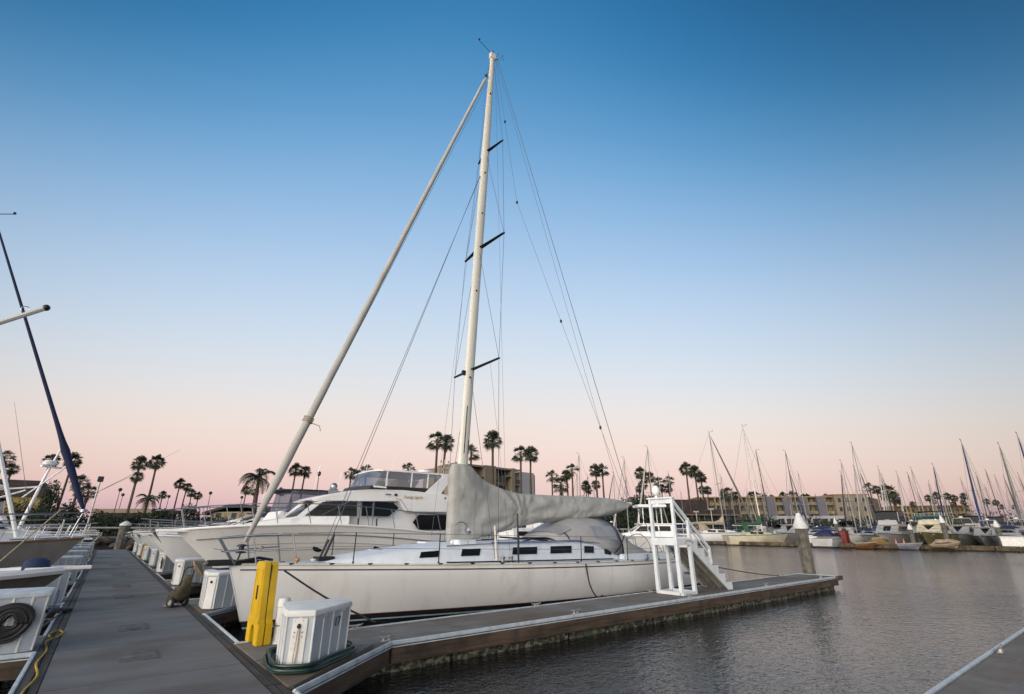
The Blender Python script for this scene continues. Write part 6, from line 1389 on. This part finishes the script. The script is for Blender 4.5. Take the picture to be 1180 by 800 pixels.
# piles
def pcopy(px, X, py_top, lab):
    q = plan(px, X); d = ray(px, py_top); z = (EYEP+d*(X/d.x)).z; dup(PILE0, (q.x, q.y, WATER), 0, (1,1,(z-WATER)/2.78), lab)
pcopy(1085, 76.3, 594, 'pile standing before the blue-topped trawler'); pcopy(1146, 76.3, 600, 'pile with a pale cap right of the thick blue mast'); pcopy(1046, 76.3, 604, 'short pile between the two big far cruisers'); pcopy(962, 92, 597, 'slim pile behind the red dock cabinet')

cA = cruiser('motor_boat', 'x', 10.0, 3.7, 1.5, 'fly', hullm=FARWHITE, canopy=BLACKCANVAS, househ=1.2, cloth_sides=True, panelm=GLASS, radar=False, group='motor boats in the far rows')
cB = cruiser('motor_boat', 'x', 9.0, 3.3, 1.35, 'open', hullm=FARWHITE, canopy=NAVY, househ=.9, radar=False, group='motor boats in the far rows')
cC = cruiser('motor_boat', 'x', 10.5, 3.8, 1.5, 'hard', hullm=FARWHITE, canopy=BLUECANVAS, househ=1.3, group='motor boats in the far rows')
cT = cruiser('trawler', 'olive-brown wooden trawler with a cream wheelhouse and blue-edged top', 10.5, 4.3, 1.9, 'fly', hullm=mat('olive_brown_hull', (.20,.165,.075), .5, var=.25, scale=1), boot=BLACKPAINT, canopy=BLACKCANVAS, househ=1.35, boatm=CREAM, cat='trawler')
mb = MB(); mb.box(4.3,-1.75,4.35,8.3,1.75,4.50); mb.build('blue_top_edge', TEALC, cT, bev=.03)
BOW_IN, STERN_IN = 0.0, math.pi
def mplace(P, px, X, rz, sc, lab, off=0): q = plan(px-(16 if px > 900 else 8), X); place(P, (q.x, q.y, WATER), rz, sc, lab)
cT.scale = (.85,.85,.85); cT.location = plan(1058, 77.5); cT['label'] = 'olive-brown wooden trawler with a cream wheelhouse and blue-edged top'
mplace(cA, 1024, 77.6, BOW_IN, 1.0, 'wide white cruiser with a dark flybridge canopy on the far dock')
mplace(cC, 909, 80, BOW_IN, 1.0, 'white hard-topped cruiser just left of the pile with the white cap')
mplace(cB, 943, 79, BOW_IN, 1.0, 'white cruiser just right of the pile with the white cap')
mplace(cB, 830, 86, R(141.9), 1.05, 'low white and blue boat with a dark canopy, bow to the right, beyond the stairs')
mplace(cA, 858, 104, BOW_IN, .9, 'white cruiser seen above the green-trimmed sailboat stern')
mplace(cB, 985, 79, STERN_IN, .85, 'small white boat between red cabinet and wide cruiser')
mplace(cC, 1108, 88, BOW_IN, .95, 'white boat right of the trawler, red stripe of deck behind it')
mplace(cB, 1163, 78, BOW_IN, 1.0, 'white boat near the right edge, behind the far dock')
mplace(cC, 1050, 98, BOW_IN, .9, 'white cabin boat behind the gap between cruiser and trawler')
mplace(cB, 1006, 96, BOW_IN, .9, 'white boat behind the wide cruiser')
mplace(cC, 965, 98, BOW_IN, .9, 'white cabin boat behind the red cabinet'); mplace(cB, 925, 95, BOW_IN, .9, 'white boat right behind the pile with the white cap')
mplace(cA, 880, 110, BOW_IN, .85, 'white boat far behind the green-trimmed sailboat'); mplace(cB, 815, 108, BOW_IN, .9, 'white boat far behind the low blue-striped boat'); mplace(cC, 798, 98, BOW_IN, .8, 'white boat just right of the stairs handrail')
mplace(cA, 1128, 96, BOW_IN, .9, 'white boat behind the thick blue mast'); mplace(cC, 1176, 92, BOW_IN, .9, 'white boat cut by the right edge of the photo')
for a_ in [(cB, 1090, 84, BOW_IN, .8, 'small white boat with a blue canopy tucked right of the trawler'), (cC, 1140, 84, BOW_IN, .85, 'hard-topped boat between the thick blue mast and the right edge'), (cA, 1004, 110, STERN_IN, .8, 'distant flybridge boat behind the wide cruiser'),
           (cB, 950, 108, STERN_IN, .9, 'distant boat with a blue canopy before the white harbour building'), (cA, 934, 118, BOW_IN, .8, 'distant flybridge boat before the white harbour building'), (cB, 1034, 112, BOW_IN, .9, 'distant boat between wide cruiser and trawler'),
           (cC, 1070, 104, BOW_IN, .9, 'distant boat hidden behind the trawler top'), (cC, 895, 112, BOW_IN, .8, 'distant boat left of the pile with the white cap'), (cB, 843, 116, BOW_IN, .9, 'distant boat before the brown shingled building'), (cA, 1155, 106, BOW_IN, .9, 'distant flybridge boat near the right edge')]: mplace(*a_)
# red cabinet on the far dock
t = thing('dock_cabinet', 'red upright cabinet on the far dock', 'cabinet'); mb = MB(); mb.box(-.6,-.6,0,.6,.6,1.5); mb.build('body', REDP, t, bev=.04); mb = MB(); mb.box(-.66,-.66,1.5,.66,.66,1.58); mb.build('lid', REDP, t, bev=.02); mb = MB(); mb.box(-.62,-.05,.7,-.6,.05,.9); mb.build('handle', DARKMETAL, t)
q = plan(966.5, 75); t.location = (q.x, q.y, .02)
t = thing('dock_box', 'white utility box on the far dock left of the small white boat', 'dock box'); mb = MB(); mb.box(-.5,-.9,0,.5,.9,.9); mb.build('body', BOXW, t, bev=.04); mb = MB(); mb.box(-.56,-.96,.9,.56,.96,1.0); mb.build('lid', BOXW, t, bev=.03); q = plan(933, 74.6); t.location = (q.x, q.y, .02)
q = plan(1160, 74.6); dup(t, (q.x, q.y, .02), 0, 1, 'white utility box on the far dock near the right edge')
def dinghy(lab, m, px, X, rz, L_=2.3, W_=1.1, z=None, tilt=0):
    t = thing('dinghy', lab, 'dinghy'); zs = lambda q: .5+.12*(1-q); x0 = lambda z: (zs(0)-z)*.8; x1 = lambda z: L_; half = lambda q: W_/2*math.sin(math.pi/2*min(1, q/.5)); sec = lambda q, u: (1-(1-u)**2)**.6
    P = hull_fn(x0, x1, zs, -.1, half, sec); weld(hull_mb(P, zs, -.08, None, 10, 4).build('hull', m, t)); deck_mb(P, zs, 0, -.25, 10).build('floor', TEAK, t); mb = MB()
    for s in (-1, 1): mb.tube(edge_line(P, zs, 0, .01, 10, s), .05, 5)
    mb.build('gunwale', TANCANVAS, t); mb = MB(); mb.box(1.3,-W_*.45,.32,1.6,W_*.45,.37); mb.build('thwart', TEAK, t); q = plan(px, X); t.location = (q.x, q.y, WATER+.12 if z is None else z); t.rotation_euler = (tilt, 0, rz); return t
dinghy('yellowish dinghy lying on the far dock before the wide cruiser', mat('ochre_dinghy', (.24,.17,.06), .6), 1020, 74.5, R(140), z=.05, tilt=.5)
dinghy('brown dinghy moored at the far dock edge left of the yellowish one', TEAK, 1004, 72.4, R(120))
dinghy('tilted tan skiff at the far dock right of the trawler', TANCANVAS, 1100, 72.0, R(75), 2.6, 1.4, z=-.1, tilt=-.35)
dinghy('grey inflatable dinghy in front of the trawler', GREYHULL, 1056, 72.6, R(100))
# two red and white marker cones by the cruiser
t = thing('traffic_cone', 'x', 'cone', 'orange cones by the wide cruiser'); mb = MB(); mb.lathe((0,0,0), [(.2,0),(.2,.04),(.13,.05),(.03,.7)], 10); mb.build('cone', mat('cone_red', (.6,.08,.05), .5), t); mb = MB(); mb.lathe((0,0,0), [(.105,.25),(.075,.42)], 10); mb.build('white_band', GREYW, t)
for px, lab in ((1026,'left of two red cones on the far dock'),(1035,'right of two red cones on the far dock')): q = plan(px, 74.2); place(t, (q.x, q.y, .02), 0, 1, lab)

G_ = 'sailboats in the far rows'
sA = sailer('sailboat', 'x', 10.0, 3.1, 1.05, 13.0, coverm=BLUECANVAS, group=G_); sB = sailer('sailboat', 'x', 10.0, 3.1, 1.05, 13.0, coverm=NAVYSAIL, jib=NAVYSAIL, group=G_)
sC = sailer('sailboat', 'x', 10.0, 3.1, 1.05, 13.0, coverm=TANCANVAS, jib=FURL, group=G_); sD = sailer('sailboat', 'x', 7.0, 2.6, 1.0, 13.0, hullm=CREAM, trim=GREENPAINT, coverm=GREENCANVAS, jib=None, boot=WALER, mastm=ALU)
sE = sailer('sailboat', 'x', 10.0, 3.1, 1.05, 13.0, hullm=BLUEHULL, coverm=NAVYSAIL, jib=BLUECANVAS, group=G_); sF = sailer('sailboat', 'x', 10.0, 3.1, 1.05, 13.0, coverm=BLACKCANVAS, mastm=DARKMETAL, group=G_); sG = sailer('sailboat', 'x', 10.0, 3.0, 1.05, 13.0, coverm=TANCANVAS, jib=mat('grey_sail_cloth', (.12,.12,.11), .8), group=G_)
def mast_boat(S, px, py, D, rz, lab, clamp=(.6, 1.5)):
    """px, py: the masthead; the boat is turned by rz and scaled so that its mast reaches it"""
    q = at(px, py, D); s = (q.z-WATER)/13.0; mx = 4.0+.26
    L0 = 4.0 if S is not sD else 2.8; off = Vector((math.cos(rz), math.sin(rz), 0))*(L0+.26)*s
    place(S, (q.x-off.x, q.y-off.y, WATER), rz, s, lab)
RR = R(141.9)
mast_boat(sD, 855.5, 492, 78, RR, 'cream sailboat with green trim and green boom cover, lying broadside')
sD['group'] = ''
for a_ in [(sA, 667, 524, 95, BOW_IN, 'thin pale mast over the boom cover, right of the palm trio'), (sC, 719, 528.5, 62, BOW_IN, 'stubby tan mast at the end of the boom cover'), (sC, 746, 516, 84, BOW_IN, 'slender pale mast just left of the boarding stairs'),
           (sG, 817, 499, 92, RR, 'tall white mast with a dark furled headsail right of the stairs'), (sF, 905, 521, 96, BOW_IN, 'short black mast over the pile with the white cap'),
           (sF, 871, 520, 100, RR, 'dark slanting mast just right of the tall cream mast'), (sA, 969, 532, 92, BOW_IN, 'left mast of three before the stucco block'), (sA, 981.5, 512, 92, BOW_IN, 'tallest mast of three before the stucco block'), (sC, 984, 538, 108, BOW_IN, 'shortest mast of three before the stucco block'),
           (sC, 1012, 539, 98, BOW_IN, 'pale mast crossing the big palm trio'), (sF, 1046, 546, 86, BOW_IN, 'left dark mast of the pair over the wide cruiser'), (sA, 1050, 540, 100, BOW_IN, 'right mast of the pair over the wide cruiser'), (sB, 1075, 536, 84, BOW_IN, 'mast with a furled sail rising behind the trawler'),
           (sE, 1107.5, 509, 72, BOW_IN, 'thick blue-wrapped mast, tallest on the right'), (sA, 1107, 552, 108, BOW_IN, 'thin mast left of the thick blue one'), (sC, 1119, 563, 96, BOW_IN, 'low mast right behind the thick blue one'), (sF, 1136, 543, 84, BOW_IN, 'dark mast midway between the thick blue one and the right edge'),
           (sA, 1146.5, 549, 88, BOW_IN, 'bluish mast, second right of the thick blue one'), (sG, 1151, 512.6, 76, BOW_IN, 'tall dark mast near the right edge'), (sC, 1164, 556, 92, BOW_IN, 'short mast behind the tall one near the right edge'), (sE, 1172, 501, 70, BOW_IN, 'tall mast leaving the photo at the right edge'),
           (sA, 1135, 560, 112, BOW_IN, 'small distant mast between the blue and dark masts'), (sC, 1160, 570, 112, BOW_IN, 'smallest distant mast near the right edge'), (sA, 1078, 556, 110, BOW_IN, 'short distant mast behind the trawler palms'), (sC, 1070, 560, 118, BOW_IN, 'faint distant mast over the trawler'),
           (sA, 770, 545, 100, BOW_IN, 'thin mast above the top rail of the stairs')]:
    mast_boat(*a_)
rnd = random.Random(77)
for i in range(26):
    px = 660+i*20.5+rnd.uniform(-8,8); D = rnd.uniform(96,135); mast_boat(rnd.choice((sA,sC,sF,sB,sG)), px, rnd.uniform(540,572), D, BOW_IN+rnd.choice((0, math.pi)), 'small distant sailboat whose thin bare mast blends into the far rows')
for o in C.objects:
    if o.get('label', '').startswith('small distant sailboat whose'): o['group'] = 'distant sailboats in the far rows'
for i in range(22):
    px = 800+i*17.5+rnd.uniform(-6,6); P_ = rnd.choice((cA,cB,cC,cB)); q = plan(px, rnd.uniform(86,128)); dup(P_, (q.x, q.y, WATER), rnd.choice((0, math.pi, .15, -.15)), rnd.uniform(.65,.85), 'small distant motor boat lost in the dense far rows', 'distant motor boats in the far rows')
# nearer boats between the white sailboat's boom and the stairs
n1 = cruiser('motor_boat', 'boat under a brown awning behind the end of the boom cover', 10.0, 3.6, 1.5, 'fly', canopy=BROWNCANVAS, househ=1.0, cat='motor boat'); q = at(715, 611, 42); n1.location = (q.x-3, q.y+2, WATER); n1.rotation_euler = (0,0,R(175)); n1.scale = (.85,.85,.85)
n2 = cruiser('fishing_boat', 'sport fishing boat with hardtop and round radar dome behind the stairs', 11.0, 3.9, 1.5, 'hard', househ=1.1, radar=False, cat='fishing boat')
mb = MB(); mb.box(4.6,-1.5,4.25,8.1,1.5,4.5); tp_ = mb.build('tower_top', GELCOAT, n2, bev=.03)
for x in (5.2,7.5):
    for y_ in (-1.1,1.1): mb = MB(); mb.tube([(x,y_,2.6),(x,y_,4.36)], .05, 6); mb.build('tower_leg', GELCOAT, n2)
mb = MB(); mb.box(5.2,-.9,3.6,5.35,.9,4.3); mb.build('tower_screen', VINYLWIN, n2)
mb = MB(); mb.tube([(7.4,0,4.4),(7.4,0,5.6)], .16, 8); mb.ball((7.4,0,5.9), .50, 1.05, 14, 10); mb.build('radar_dome', GELCOAT, tp_)
mb = MB(); mb.tube([(6.2,1.2,4.45),(6.4,1.2,8.0)], .012, 4); mb.tube([(7.6,-1.2,4.45),(7.6,-1.2,7.2)], .012, 4); mb.build('whip_antenna', GELCOAT, tp_)
q = at(764, 611, 52); n2.location = (q.x-5, q.y+3.8, WATER); n2.rotation_euler = (0,0,R(-38)); n2.scale = (.8,.8,1.0)
mplace2 = lambda P, px, D, rz, sc, lab: dup(P, (at(px, 611, D).x, at(px, 611, D).y, WATER), rz, sc, lab)
mplace2(cB, 640, 66, R(160), 1.0, 'white boat glimpsed under the boom cover, right'); mplace2(cC, 600, 70, R(150), .95, 'white cabin boat glimpsed under the middle of the boom cover'); mplace2(cB, 575, 60, R(160), .8, 'small white boat glimpsed just right of the mast under the cover')
mplace2(cA, 680, 80, R(170), .8, 'white flybridge boat behind the dodger'); mplace2(cC, 745, 76, R(170), .8, 'white cabin boat behind the left post of the stairs'); mplace2(sA, 705, 70, R(170), .62, 'small sailboat hull behind the cockpit cover')
